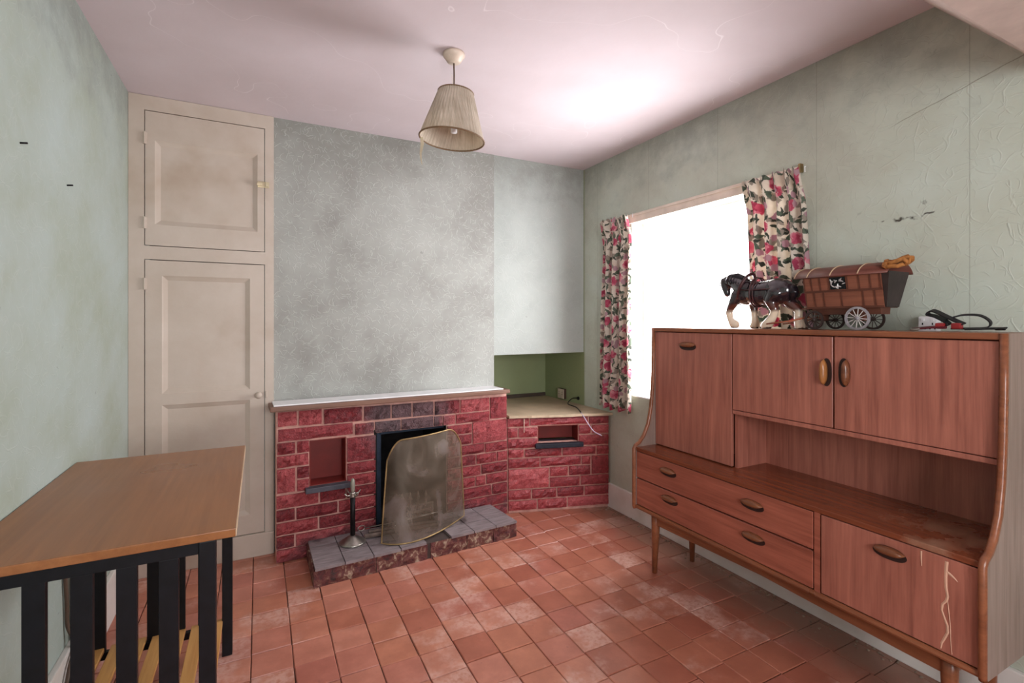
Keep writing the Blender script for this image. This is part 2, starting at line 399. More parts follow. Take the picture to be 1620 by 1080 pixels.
def cup_door(d, panels, label):
    holes = panels; y0, y1 = CYF + .001, CYF + .024
    dr = obj('door', holed(d[0], d[1], d[2], d[3], holes, y0, y1, lambda u, v, t: (u, t, v)), M_cream, cup)
    dr['label'] = label
    for (a, b, c, e) in panels:
        bm = bmesh.new(); w_ = .024; dp = .013
        o_ = [bm.verts.new(p) for p in ((a, y0, c), (b, y0, c), (b, y0, e), (a, y0, e))]
        q = [bm.verts.new(p) for p in ((a + .006, y0 + dp * .3, c + .006), (b - .006, y0 + dp * .3, c + .006), (b - .006, y0 + dp * .3, e - .006), (a + .006, y0 + dp * .3, e - .006))]
        r = [bm.verts.new(p) for p in ((a + w_, y0 + dp, c + w_), (b - w_, y0 + dp, c + w_), (b - w_, y0 + dp, e - w_), (a + w_, y0 + dp, e - w_))]
        for A, B in ((o_, q), (q, r)):
            for k in range(4): bm.faces.new((A[k], A[(k + 1) % 4], B[(k + 1) % 4], B[k]))
        obj('moulding', bm, M_cream, dr)
        obj('panel', box(a + w_ - .003, b - w_ + .003, y0 + dp, y0 + dp + .006, c + w_ - .003, e - w_ + .003), M_cream, dr)
    return dr
d1 = cup_door(D1, [(-.475, -.008, 1.795, 2.225)], 'upper cupboard door with one recessed panel')
d2 = cup_door(D2, [(-.445, -.045, .925, 1.535), (-.445, -.045, .235, .868)], 'tall lower cupboard door with two recessed panels')
for d, zs in ((d1, (2.23, 1.80)), (d2, (1.49, .45))):
    for z in zs:
        bm = box(-.526, -.508, CYF - .006, CYF + .004, z - .03, z + .03, .002); tube([(-.517, CYF - .006, z - .03), (-.517, CYF - .006, z + .03)], .005, 8, bm)
        obj('hinge', bm, M_cream, d)
M_brass = plain('aged_brass', lin(176, 150, 108), .35, .9, var=.2)
bm = box(-.008, .05, CYF - .008, CYF - .001, 2.042, 2.075, .002); box(-.012, .016, CYF - .018, CYF - .006, 2.05, 2.066, .003, bm); box(.03, .047, CYF - .02, CYF - .006, 2.046, 2.072, .003, bm)
obj('latch', bm, plain('latch_paint', lin(206, 192, 160), .4, .2, var=.2), d1)
kn = lathe([(0, 0), (.011, 0), (.009, .012), (.012, .02), (.018, .028), (.018, .036), (.012, .043), (0, .045)], (-.003, CYF + .001, .893), 20, Matrix.Rotation(math.pi / 2, 3, 'X'))
obj('knob', kn, M_cream, d2, True)
obj('catch', box(.031, .041, CYF - .008, CYF + .004, .875, .912, .002), M_cream, cup)

# ---------------------------------------------------------------- fireplace
def brick_mat(name, soot):
    m, t, put = new_mat(name); p = t.pos(); px, py, pz = t.sep(p)
    oi = t.n('ShaderNodeObjectInfo', out=None); rnd = oi.outputs['Random']
    n1 = t.m('ADD', t.m('MULTIPLY', t.noise(p, 42, 5, .7, .5), .65), t.m('MULTIPLY', t.noise(p, 130, 3, .6), .35)); n2 = t.noise(p, 14, 4, .6)
    c = t.ramp(t.m('ADD', t.m('MULTIPLY', n1, .8), t.m('MULTIPLY', rnd, .2)), [(.32, lin(96, 26, 34)), (.5, lin(142, 48, 54)), (.68, lin(186, 92, 94))])  # dark crevices and pale highs: relief shading put into the colour
    if soot:
        # smoke stain spreading from the top left corner of the opening and along the lintel
        dx = t.m('MULTIPLY', t.m('MAXIMUM', t.m('SUBTRACT', t.m('ABSOLUTE', t.m('SUBTRACT', px, .80)), .14), 0.0), 1.0)
        dz = t.m('MAXIMUM', t.m('SUBTRACT', .66, pz), 0.0)
        dd = t.m('ADD', dx, t.m('MULTIPLY', dz, .55))
        so = t.sstep(t.m('ADD', dd, t.m('MULTIPLY', t.m('SUBTRACT', n2, .5), .22)), .20, .02)
        c = t.mix(t.m('MULTIPLY', so, .86), c, t.ramp(n1, [(.3, lin(36, 30, 34)), (.75, lin(112, 96, 100))]))
        lo = t.m('MULTIPLY', t.sstep(t.m('ADD', pz, t.m('MULTIPLY', t.m('SUBTRACT', n2, .5), .12)), .17, .08), .6)
        c = t.mix(t.m('MULTIPLY', lo, t.sstep(t.noise(p, 8, 3), .4, .55)), c, lin(58, 44, 50))
    put(col=c, rough=.36, spec=.5, nrm=t.bump(n1, 1.0, .022 if soot else .009)); return m
M_brick = brick_mat('red_painted_stone', True)
M_brick2 = brick_mat('red_painted_brick', False)
M_mortar = plain('mortar_line', lin(206, 158, 146), .8, var=.12, scale=30)
M_redpaint = plain('dark_red_paint', lin(122, 34, 28), .45, var=.15, scale=6)
M_slate = plain('slate', lin(76, 76, 86), .5, var=.15, scale=20)
def brick(s0, s1, z0, z1, F, rough, parent, mat, proud=.016, seed=0):
    rr = random.Random(seed); bm = bmesh.new()
    g = .0028; s0 += g; s1 -= g; z0 += g; z1 -= g
    nx = max(2, min(8, int((s1 - s0) / .02))); nz = 3 if z1 - z0 < .09 else 4
    V = [[None] * (nz + 1) for _ in range(nx + 1)]
    for i in range(nx + 1):
        for j in range(nz + 1):
            edge = i in (0, nx) or j in (0, nz)
            js = 0 if i in (0, nx) else rr.uniform(-.004, .004)
            dn = -proud + (rr.uniform(.002, .006) if edge else rr.uniform(-rough, rough * .5))
            V[i][j] = bm.verts.new(F(s0 + (s1 - s0) * i / nx + js + rr.uniform(-.0012, .0012), z0 + (z1 - z0) * j / nz + rr.uniform(-.0015, .0015), dn))
    for i in range(nx):
        for j in range(nz): bm.faces.new((V[i][j], V[i + 1][j], V[i + 1][j + 1], V[i][j + 1]))
    rim = [(i, 0) for i in range(nx + 1)] + [(nx, j) for j in range(1, nz + 1)] + [(i, nz) for i in range(nx - 1, -1, -1)] + [(0, j) for j in range(nz - 1, 0, -1)]
    front = [V[i][j] for i, j in rim]
    back = [bm.verts.new(F(s0 + (s1 - s0) * i / nx, z0 + (z1 - z0) * j / nz, .006)) for i, j in rim]
    for k in range(len(rim)): q = (k + 1) % len(rim); bm.faces.new((front[k], front[q], back[q], back[k]))
    bm.faces.new(back[::-1])
    return obj('brick', bm, mat, parent)
fire = thing('brick_fireplace', FP(.7, 0, .05), 'red painted rough stone brick fireplace with soot stains and a wooden mantel', 'fireplace')
OPEN = (.535, .977, 0, .642); NA = (.171, .365, .387, .637)
Fn = lambda u, v, t: FP(u, v, t)
bm = holed(0.004, 1.410, 0, .822, [OPEN, NA], 0.0, .10, Fn)
obj('masonry', bm, M_mortar, fire)
FB = [(0.008, 0.107, 0.73, 0.812), (0.112, 0.235, 0.726, 0.812), (0.243, 0.454, 0.722, 0.808), (0.463, 0.621, 0.719, 0.805), (0.01, 0.403, 0.650, 0.719), (0.412, 0.521, 0.642, 0.710), (0.527, 0.681, 0.643, 0.710),
 (0.006, 0.098, 0.579, 0.645), (0.104, 0.169, 0.579, 0.645), (0.005, 0.166, 0.510, 0.575), (0.005, 0.098, 0.372, 0.504), (0.104, 0.169, 0.439, 0.504), (0.104, 0.169, 0.368, 0.434), (0.368, 0.533, 0.492, 0.634), (0.368, 0.533, 0.423, 0.487), (0.368, 0.533, 0.355, 0.418),
 (0.002, 0.217, 0.289, 0.362), (0.222, 0.362, 0.287, 0.350), (0.368, 0.533, 0.287, 0.350), (0.002, 0.097, 0.219, 0.284), (0.101, 0.318, 0.216, 0.282), (0.323, 0.533, 0.214, 0.282), (0.002, 0.214, 0.146, 0.213), (0.219, 0.533, 0.142, 0.210), (0.002, 0.093, 0.074, 0.141), (0.098, 0.401, 0.070, 0.138), (0.406, 0.533, 0.070, 0.138), (0.002, 0.2, 0.002, 0.07), (.205, .533, .002, .066),
 (0.626, 0.750, 0.718, 0.803), (0.755, 0.889, 0.716, 0.802), (0.897, 1.066, 0.712, 0.8), (1.071, 1.277, 0.712, 0.798), (1.284, 1.409, 0.652, 0.797), (0.686, 0.889, 0.643, 0.711), (0.893, 0.948, 0.643, 0.708), (0.952, 1.034, 0.643, 0.706), (1.039, 1.278, 0.644, 0.708),
 (0.981, 1.151, 0.576, 0.638), (1.156, 1.408, 0.502, 0.645), (0.981, 1.151, 0.506, 0.571), (0.981, 1.241, 0.437, 0.501), (1.246, 1.41, 0.435, 0.497), (0.981, 1.179, 0.366, 0.432), (1.184, 1.331, 0.366, 0.430), (1.336, 1.412, 0.366, 0.430), (0.981, 1.214, 0.294, 0.361), (1.22, 1.412, 0.296, 0.361), (0.981, 1.173, 0.224, 0.289), (1.178, 1.250, 0.224, 0.289), (1.256, 1.412, 0.224, 0.291), (0.981, 1.294, 0.150, 0.219), (1.300, 1.412, 0.150, 0.219), (0.981, 1.412, 0.078, 0.146), (0.981, 1.3, .004, .073), (1.306, 1.412, 0.004, 0.073)]
for k, (a, b, c, d) in enumerate(FB): brick(a, b, c, d, FP, .013, fire, M_brick, seed=k)
# niche lining and slate ledge
def fbox(s0, s1, n0, n1, z0, z1, F=FP, bev=0.0): return quad_map(box(s0, s1, n0, n1, z0, z1, bev), lambda c: F(c.x, c.z, c.y))
bm = fbox(NA[0] - .002, NA[1] + .002, .118, .124, NA[2] - .004, NA[3] + .004)
for a in ((NA[0] - .003, NA[0] + .004), (NA[1] - .004, NA[1] + .003)): merge(bm, fbox(a[0], a[1], .0, .12, NA[2], NA[3]))
merge(bm, fbox(NA[0], NA[1], .0, .12, NA[3] - .004, NA[3] + .003)); merge(bm, fbox(NA[0], NA[1], .0, .12, NA[2] - .003, NA[2] + .004))
o = obj('niche_lining', bm, M_redpaint, fire); o['label'] = 'dark red lining of the square niche'
o = obj('niche_ledge', fbox(.146, .385, -.045, .07, .358, .386, bev=.003), M_slate, fire); o['label'] = 'grey slate ledge'
# mantel
mw = wood('mantel_wood', lin(96, 66, 52), lin(132, 98, 82), 0, .5)
o = obj('mantel_shelf', fbox(-.03, 1.405, -.066, .115, .822, .848, bev=.005), mw, fire); o['label'] = 'dark wooden mantel shelf'
o = obj('mantel_top_board', fbox(-.012, 1.362, -.05, .112, .8485, .8555, bev=.002), M_white, fire); o['label'] = 'white painted board on the mantel'
# firebox
bm = bmesh.new()
for a in ((OPEN[0], OPEN[1], .44, .46, 0, .66), (OPEN[0] - .012, OPEN[0] + .004, .0, .46, 0, .66), (OPEN[1] - .004, OPEN[1] + .012, .0, .46, 0, .66), (OPEN[0], OPEN[1], .0, .46, .646, .66), (OPEN[0], OPEN[1], .05, .46, .06, .098), (OPEN[0] - .05, OPEN[0] - .004, .26, .46, 0, .70), (OPEN[1] + .004, OPEN[1] + .05, .26, .46, 0, .70), (OPEN[0], OPEN[1], .26, .46, .655, .70)):  # last three boxes are unseen, added to keep outside light out
    merge(bm, fbox(*a))
o = obj('firebox', bm, plain('soot_black', lin(24, 22, 24), .9, var=.3, scale=20), fire); o['label'] = 'soot black firebox'
bm = fbox(.540, .556, .0, .10, .098, .64, bev=.002); merge(bm, fbox(.540, .570, .02, .026, .098, .64)); merge(bm, fbox(.556, .968, .02, .10, .625, .641))
o = obj('opening_frame', bm, plain('blued_steel', lin(44, 56, 72), .45, .5, var=.2), fire); o['label'] = 'dark steel frame of the opening'

# hearth
hearth = thing('hearth', (.81, 2.75, 0), 'low raised hearth of grey tiles on chipped painted stone', 'hearth')
HA, HB, HC, HD = Vector((.240, 2.568)), Vector((1.385, 2.636)), Vector((1.352, 2.956)), Vector((.236, 2.918))
def HP(u, v, z):   # u along front 0..1, v front to back 0..1
    p = HA.lerp(HB, u).lerp(HD.lerp(HC, u), v); return (p.x, p.y, z)
def hbox(u0, u1, v0, v1, z0, z1, bev=0): return quad_map(box(u0, u1, v0, v1, z0, z1, bev), lambda c: HP(c.x, c.y, c.z))
obj('core', hbox(.006, .994, .03, 1, 0.0, .084), plain('hearth_core', lin(74, 62, 58), .9), hearth)
def stone_mat():
    m, t, put = new_mat('chipped_stone'); p = t.pos(); n = t.noise(p, 26, 5, .65, .6); n2 = t.noise(p, 70, 4, .6)
    c = t.ramp(n, [(.3, lin(58, 44, 42)), (.45, lin(96, 46, 46)), (.55, lin(112, 72, 62)), (.64, lin(176, 154, 132)), (.72, lin(84, 56, 54))])
    put(col=c, rough=.8, nrm=t.bump(t.m('ADD', n, t.m('MULTIPLY', n2, .4)), .8, .012)); return m
M_stone = stone_mat()
for k, (a, b) in enumerate(((0, .26), (.263, .505), (.522, .71), (.714, .86), (.863, 1.0))):
    Fh = lambda s, z, n: HP(s, .03 + n * 2.6, z)
    rr = random.Random(90 + k); bm = bmesh.new(); nx, nz = 7, 3
    V = [[bm.verts.new(HP(a + (b - a) * i / nx, rr.uniform(-.012, .03) if 0 < i < nx and 0 < j < nz else rr.uniform(.0, .025), .083 * j / nz)) for j in range(nz + 1)] for i in range(nx + 1)]
    for i in range(nx):
        for j in range(nz): bm.faces.new((V[i][j], V[i + 1][j], V[i + 1][j + 1], V[i][j + 1]))
    rim = [(i, 0) for i in range(nx + 1)] + [(nx, j) for j in range(1, nz + 1)] + [(i, nz) for i in range(nx - 1, -1, -1)] + [(0, j) for j in range(nz - 1, 0, -1)]
    fr = [V[i][j] for i, j in rim]; bk = [bm.verts.new(HP(a + (b - a) * i / nx, .14, .083 * j / nz)) for i, j in rim]
    for q in range(len(rim)): bm.faces.new((fr[q], fr[(q + 1) % len(rim)], bk[(q + 1) % len(rim)], bk[q]))
    bm.faces.new(bk[::-1]); obj('stone', bm, M_stone, hearth)
bm = hbox(-.004, .012, .0, .99, 0, .083); obj('side_stone', bm, M_stone, hearth)
def htile_mat():
    m, t, put = new_mat('grey_hearth_tile'); p = t.pos(); n = t.noise(t.scale(p, (6, 30, 6)), 2, 4); n2 = t.noise(p, 7, 4, .6)
    c = t.ramp(n, [(.3, lin(112, 102, 104)), (.7, lin(146, 136, 138))]); c = t.mix(t.sstep(n2, .52, .72), c, lin(78, 68, 70))
    put(col=c, rough=.55, nrm=t.bump(n, .15, .004)); return m
M_ht = htile_mat()
for i in range(8):
    for j, (v0, v1) in enumerate(((.0, .36), (.365, .74), (.745, .98))):
        if (i, j) in ((4, 0), (3, 2), (4, 2)): continue
        u0, u1 = i / 8 + .002, (i + 1) / 8 - .002
        dz = R_.uniform(-.0015, .0015)
        obj('hearth_tile', hbox(u0, u1, v0 + .004 - (.015 if j == 0 else 0), v1 - .002, .0842 + dz, .0965 + dz), M_ht, hearth)

# brick counter in the alcove
CO = Vector((1.50, 2.985, 0)); CT = math.atan2(2.77 - 2.985, .70)
def CP(s, z, n=0.0): return (CO.x + s * math.cos(CT) - n * math.sin(CT), CO.y + s * math.sin(CT) + n * math.cos(CT), z)
cnt = thing('brick_counter', CP(.37, 0, .1), 'low red painted brick counter with a beige top in the corner alcove', 'counter')
ND = (.207, .494, .468, .583); CL = .716
obj('masonry', holed(.004, CL, 0, .640, [ND], 0, .04, lambda u, v, t: CP(u, v, t)), M_mortar, cnt)
CB = [(-0.008, 0.146, 0.583, 0.643), (0.151, 0.565, 0.588, 0.64), (0.571, CL, 0.585, 0.638), (-0.006, 0.066, 0.510, 0.577), (0.071, 0.205, 0.510, 0.577), (0.497, 0.585, 0.518, 0.582), (0.591, CL, 0.518, 0.580), (-0.004, 0.205, 0.437, 0.504), (0.497, CL, 0.440, 0.512),
 (0.0, 0.109, 0.374, 0.432), (0.114, 0.374, 0.374, 0.430), (0.379, 0.620, 0.374, 0.432), (0.626, CL, 0.371, 0.434), (0.0, 0.219, 0.302, 0.368), (0.224, 0.513, 0.306, 0.369), (0.518, 0.584, 0.306, 0.366), (0.589, CL, 0.236, 0.366), (0.0, 0.284, 0.161, 0.297), (0.289, 0.42, 0.234, 0.300), (0.425, 0.583, 0.234, 0.301), (0.289, 0.505, 0.161, 0.229), (0.51, CL, 0.163, 0.231), (0.0, 0.159, 0.088, 0.156), (0.164, 0.337, 0.09, 0.156), (0.342, 0.534, 0.09, 0.157), (0.539, CL, 0.092, 0.158), (0.0, 0.199, 0.016, 0.083), (0.204, 0.412, 0.016, 0.085), (0.417, CL, 0.018, 0.086)]
for k, (a, b, c, d) in enumerate(CB):
    brick(a, b, c, d, CP, .007 if a < .28 else .0025, cnt, M_brick2, .014, 300 + k)
bm = fbox(ND[0] - .004, ND[1] + .004, .13, .136, ND[2], ND[3] + .01, CP)
for a in ((ND[0] - .003, ND[0] + .004), (ND[1] - .004, ND[1] + .003)): merge(bm, fbox(a[0], a[1], 0, .13, ND[2], ND[3], CP))
merge(bm, fbox(ND[0], ND[1], 0, .13, ND[3] - .004, ND[3], CP))
o = obj('niche_lining', bm, M_redpaint, cnt)
o = obj('niche_ledge', fbox(.185, .522, -.04, .10, .437, .467, CP, .003), plain('black_slate', lin(28, 30, 42), .5, var=.2), cnt)
bm = bmesh.new(); rr = random.Random(4)
front = [CP(.004 + (CL + .016) * i / 24, 0, -.038 + rr.uniform(-.006, .006) + (.012 if i < 5 else 0)) for i in range(25)]
poly = [(p[0], p[1]) for p in front] + [(XR - .002, NICHE_Y - .002), (NICHE_X + .002, NICHE_Y - .002), (NICHE_X + .002, YB + .008), (1.512, YB + .008)]
poly = [(min(x, XR - .002), y) for x, y in poly]
prism(poly, lambda a, b: (a, b, .646), lambda a, b: (a, b, .662), bm)
o = obj('counter_top', bm, plain('beige_board', lin(186, 166, 140), .6, var=.14, scale=5), cnt); o['label'] = 'chipped beige board top'
obj('leak_filler', box(1.490, 1.535, 2.995, 3.085, 0, .640), M_mortar, cnt)  # unseen filler added behind the joint to stop a light leak
o = obj('skirting_strip', box(NICHE_X + .01, XR - .01, NICHE_Y - .02, NICHE_Y - .002, .663, .69), plain('strip_brown', lin(70, 58, 50), .7), cnt)
bm = tube([CP(.108, .640, -.022), CP(.107, .6, -.022), CP(.108, .545, -.020)], [.004, .003, .0022], 6)
o = obj('paint_drip', bm, plain('drip_cream', lin(214, 186, 170), .4), cnt)

# ---------------------------------------------------------------- fire things
M_silver = plain('tarnished_silver', lin(176, 172, 164), .3, .9, var=.2, scale=20)
M_iron = plain('black_iron', lin(32, 28, 30), .45, .6, var=.2, scale=25)
HZ = .0975
SX, SY = .453, 2.782
st = thing('companion_stand', (SX, SY, HZ), 'fireside companion stand with black stem and silver domed base', 'fireside stand')
obj('base', lathe([(0, HZ), (.068, HZ), (.07, HZ + .004), (.066, HZ + .008), (.045, HZ + .022), (.024, HZ + .036), (.014, HZ + .042), (0, HZ + .043)], (SX, SY, 0), 32), M_silver, st, True)
obj('stem', tube([(SX, SY, HZ + .04), (SX, SY, .365)], .0135, 14), M_iron, st, True)
bm = lathe([(0, .345), (.017, .345), (.018, .352), (.014, .36), (.018, .368), (.012, .374), (0, .374)], (SX, SY, 0), 20)
obj('collar', bm, M_silver, st, True)
for k in range(4):
    a = k * math.pi / 2 + .45; c, s = math.cos(a), math.sin(a)
    obj('hook', tube([(SX + c * r, SY + s * r, z) for r, z in ((.012, .360), (.028, .358), (.04, .362), (.05, .374))], [.005, .0045, .004, .003], 8), M_silver, st, True)
obj('handle', lathe([(0, .37), (.008, .37), (.011, .385), (.0125, .41), (.011, .432), (.006, .444), (0, .446)], (SX, SY, 0), 16), plain('grey_handle', lin(150, 150, 138), .45, .3), st, True)

scr = thing('fire_screen', (.83, 2.70, HZ), 'curved see-through mesh spark screen with brass rim leaning before the fire', 'fire screen')
A, B, Mm = Vector((.588, 2.690)), Vector((1.125, 2.845)), Vector((.80, 2.640)); Cc = Mm * 2 - (A + B) * .5
TA, TB, TM = Vector((.628, 2.735)), Vector((1.105, 2.850)), Vector((.85, 2.735)); TC = TM * 2 - (TA + TB) * .5
bez = lambda P, Q, S, p: P * (1 - p) ** 2 + Q * 2 * p * (1 - p) + S * p * p
def SPt(p, q):
    b = bez(A, Cc, B, p); t = bez(TA, TC, TB, p); hgt = .555 - .105 * max(0, (abs(2 * p - 1) - .60) / .40) ** 2.2 - .02 * (1 - p)
    xy = b.lerp(t, q ** 1.15); return Vector((xy.x, xy.y, HZ + .004 + hgt * q))
bm = bmesh.new(); G = [[bm.verts.new(SPt(i / 30, j / 24) + Vector((0, .006 * noise.noise(Vector((i * .23, j * .23, 1))), 0))) for j in range(25)] for i in range(31)]
for i in range(30):
    for j in range(24): bm.faces.new((G[i][j], G[i + 1][j], G[i + 1][j + 1], G[i][j + 1]))
def mesh_mat():
    m = bpy.data.materials.new('spark_mesh'); m.use_nodes = True; t = NT(m); nt = m.node_tree; b = nt.nodes['Principled BSDF']
    p = t.pos(); n = t.noise(p, 5, 4, .55, .8); n2 = t.noise(p, 60, 3)
    c = t.ramp(n, [(.3, lin(84, 70, 54)), (.5, lin(108, 94, 80)), (.72, lin(136, 124, 120))])
    nt.links.new(c, b.inputs['Base Color']); b.inputs['Roughness'].default_value = .5; b.inputs['Metallic'].default_value = .35
    tr = t.n('ShaderNodeBsdfTransparent')
    f = t.m('ADD', t.m('MULTIPLY', t.sstep(n, .35, .65), .2), t.m('ADD', .49, t.m('MULTIPLY', n2, .12)))
    mx = t.n('ShaderNodeMixShader', {0: f, 1: tr, 2: b.outputs[0]}); nt.links.new(mx, nt.nodes['Material Output'].inputs[0]); return m
o = obj('mesh', bm, mesh_mat(), scr, True)
rim = [SPt(i / 30, 0) for i in range(31)] + [SPt(1, j / 12) for j in range(1, 13)] + [SPt(i / 30, 1) for i in range(29, -1, -1)] + [SPt(0, j / 12) for j in range(11, 0, -1)]
obj('rim', tube(rim, .0045, 8, closed=True), plain('brass_rim', lin(164, 138, 96), .45, .6, var=.25), scr, True)

gr = thing('fire_grate', (.80, 2.86, HZ), 'black iron fire grate with five leaf-topped fingers behind the screen', 'fire grate')
GY = 2.865; M_grate = plain('dusty_iron', lin(124, 108, 96), .6, .4, var=.25, scale=30)
for k, z in enumerate((.135, .165, .20)):
    obj('front_bar', tube([(.665, GY, z), (.94, GY + .012, z + .004)], .007, 8), M_grate, gr, True)
for k in range(5):
    x = .70 + k * .047
    bm = tube([(x, GY, .195), (x, GY, .235), (x, GY, .25), (x, GY, .27), (x, GY, .292)], [.006, .006, .011, .008, .001], 8)
    tube([(x - .013, GY, .248), (x + .013, GY, .248)], [.004, .004], 6, bm); obj('finger', bm, M_grate, gr, True)
for x in (.675, .93):
    obj('leg', tube([(x, GY + .005, HZ + .001), (x, GY + .005, .205)], .008, 8), M_grate, gr, True)
bm = bmesh.new()
for x in (.69, .73, .77, .81, .85, .89): tube([(x, GY, .137), (x, GY + .22, .137)], .006, 6, bm)
obj('bottom_grid', bm, M_grate, gr)
for x in (.69, .90): obj('rear_leg', tube([(x, GY + .20, HZ + .001), (x, GY + .20, .14)], .007, 8), M_grate, gr)
M_char = plain('charred_wood', lin(108, 92, 84), .85, var=.3, scale=18, bump=.6)
for k, (p, q, r) in enumerate((((.52, 2.800, HZ + .013), (.93, 2.765, HZ + .013), .012), ((.55, 2.842, HZ + .013), (.94, 2.812, HZ + .013), .012))):
    o = obj('firewood_stick', tube([p, tuple((Vector(p) + Vector(q)) / 2 + Vector((0, .004, 0))), q], [r, r * 1.05, r * .9], 6), M_char)
    tag(o, ('charred stick lying on the hearth nearest the screen', 'charred stick lying on the hearth just in front of the grate')[k], 'stick', 'charred sticks on the hearth')
pk = thing('poker', (.62, 2.86, HZ), 'thin iron poker with a ring handle lying across the hearth', 'poker')
obj('rod', tube([(.535, 2.872, HZ + .03), (.72, 2.835, HZ + .045), (.97, 2.80, HZ + .075)], .0035, 8), M_silver, pk, True)
obj('ring', tube([(.515 + .02 * math.cos(a), 2.876 + .004 * math.cos(a), HZ + .03 + .014 * math.sin(a)) for a in (2 * math.pi * k / 14 for k in range(14))], .003, 6, closed=True), M_silver, pk, True)

# ---------------------------------------------------------------- sideboard
XF, XU, XBk = 1.772, 1.900, 2.126; Y0, Y1 = .605, 2.035
sb = thing('sideboard', (1.98, 1.32, 0), 'tall reddish teak sideboard on tapered legs below the window', 'sideboard')
t1, t2 = lin(122, 70, 58), lin(178, 113, 95)
M_tv = wood('teak_vertical', t1, t2, 2, .38)
M_th = wood('teak_horizontal', lin(118, 62, 48), lin(172, 100, 80), 1, .32)
def shelf_stain(t, c, r):
    p = t.pos(); px, py, pz = t.sep(p); n = t.noise(p, 9, 5, .6)
    f = t.m('MULTIPLY', t.sstep(t.m('ADD', py, t.m('MULTIPLY', t.m('SUBTRACT', n, .5), .5)), 1.02, .80), t.sstep(n, .44, .62))
    return t.mix(t.m('MULTIPLY', f, .42), c, lin(168, 136, 112)), t.m('ADD', r, t.m('MULTIPLY', f, .35))
M_shelf = wood('teak_shelf', lin(92, 46, 30), lin(138, 74, 48), 1, .22, stain=shelf_stain)
M_solid = wood('teak_solid', lin(104, 58, 36), lin(148, 90, 60), 1, .3)
def end_mat():
    m = wood('teak_end_grey', lin(112, 92, 82), lin(152, 132, 122), 2, .5); return m  # greyer than the teak of the fronts
M_end = end_mat()
prof = [(XBk, .315), (XF - .004, .315), (XF - .007, .325), (XF - .007, .628), (XF + .001, .642), (1.80, .655), (1.832, .69), (1.862, .75), (1.882, .84), (1.893, .95), (1.899, 1.10), (1.90, 1.265), (XBk, 1.265)]
for k, (a, b) in enumerate(((Y0, Y0 + .018), (Y1 - .018, Y1))):
    bm = prism(prof, lambda p, q: (p, a, q), lambda p, q: (p, b, q))
    o = obj('side_panel', bm, M_end, sb)
    ed = [(x, (a + b) / 2, z) for x, z in prof[1:12]]
    q = obj('edge_lipping', tube(ed, .0105, 8), M_solid, o, True); q['label'] = 'rounded brown edge strip'
ya, yb = Y0 + .018, Y1 - .018
o = obj('top_panel', box(XU - .004, XBk, ya, yb, 1.246, 1.266, .003), M_solid, sb)
obj('back_panel', box(XBk - .010, XBk - .001, ya, yb, .33, 1.246), M_tv, sb)
obj('shelf', box(XF - .002, XBk - .01, ya, yb, .618, .637, .003), M_shelf, sb)
bm = box(XF + .002, XBk - .01, ya, yb, .316, .334); tube([(XF, ya, .325), (XF, yb, .325)], .010, 8, bm)
obj('bottom_panel', bm, M_solid, sb)
obj('upper_floor', box(XU + .004, XBk - .01, ya, 1.53, .882, .899, .002), M_tv, sb)
obj('divider', box(XU + .022, XBk - .01, 1.514, 1.530, .637, 1.246), M_tv, sb)
obj('divider', box(XU + .024, XBk - .01, 1.083, 1.095, .899, 1.246), M_tv, sb)
obj('stile', box(XF + .001, XF + .4, 1.060, 1.080, .334, .618), M_th, sb)
hm = wood('handle_wood', lin(84, 46, 30), lin(140, 88, 56), 1, .3); hm_lit = wood('handle_wood_lit', lin(128, 78, 42), lin(176, 118, 68), 2, .3)  # second wood is a lit copy: light on the handle put into colour
M_scoop_shade = plain('scoop_shade_dark', lin(44, 24, 20), .6)
def handle(parent, x, y, z, vertical=False, mat=hm, L=.098):
    bm = bmesh.new(); n = 16; rings = []
    for i in range(n + 1):
        u = -1 + 2 * i / n; wd = .0135 * max(.05, (1 - abs(u) ** 3.2)) ; dp = .024 * max(.1, (1 - abs(u) ** 4) ** .5)
        ring = []
        for k in range(9):
            a = math.pi * k / 8; q = wd * math.cos(a); d = dp * (math.sin(a) ** .7)
            off_ = (u * L / 2, q) if not vertical else (q, u * L / 2)
            ring.append(bm.verts.new((x - d, y + off_[0], z + off_[1])))
        rings.append(ring)
    for i in range(n):
        for k in range(8): bm.faces.new((rings[i][k], rings[i][k + 1], rings[i + 1][k + 1], rings[i + 1][k]))
    bm.faces.new(rings[0]); bm.faces.new(rings[-1][::-1])
    for i in range(n): bm.faces.new((rings[i][0], rings[i + 1][0], rings[i + 1][8], rings[i][8]))
    h = obj('handle', bm, mat, parent, True)
    # flat dark oval beside the grip: scoop shade put into the colour
    s = .009
    bm = bmesh.new(); c = []
    for k in range(24):
        a = 2 * math.pi * k / 24; p, q = (L * .54 * math.copysign(abs(math.cos(a)) ** .8, math.cos(a)), .019 * math.sin(a))
        c.append((y + p, z - s + q) if not vertical else (y + q - s * (-1 if mat is hm_lit else 1) * -1, z + p))
    prism(c, lambda a, b: (x - .0012, a, b), lambda a, b: (x + .001, a, b), bm)
    sc = obj('scoop_shade', bm, M_scoop_shade, parent)
    return h
def front(name, x, y0, y1, z0, z1, mat, label=None, th=.016):
    o = obj(name, box(x, x + th, y0 + .0018, y1 - .0018, z0 + .0018, z1 - .0018, .0015, seg=1), mat, sb)
    if label: o['label'] = label
    return o
d = front('drop_flap', XU + .004, 1.532, yb, .640, 1.244, M_tv, 'tall drop flap at the window end'); handle(d, XU + .004, 1.79, 1.183)
d = front('door', XU + .004, 1.090, 1.530, .900, 1.244, M_tv); handle(d, XU + .004, 1.122, 1.108, True, hm_lit)
d = front('door', XU + .004, ya, 1.087, .900, 1.244, M_tv); handle(d, XU + .004, 1.042, 1.112, True)
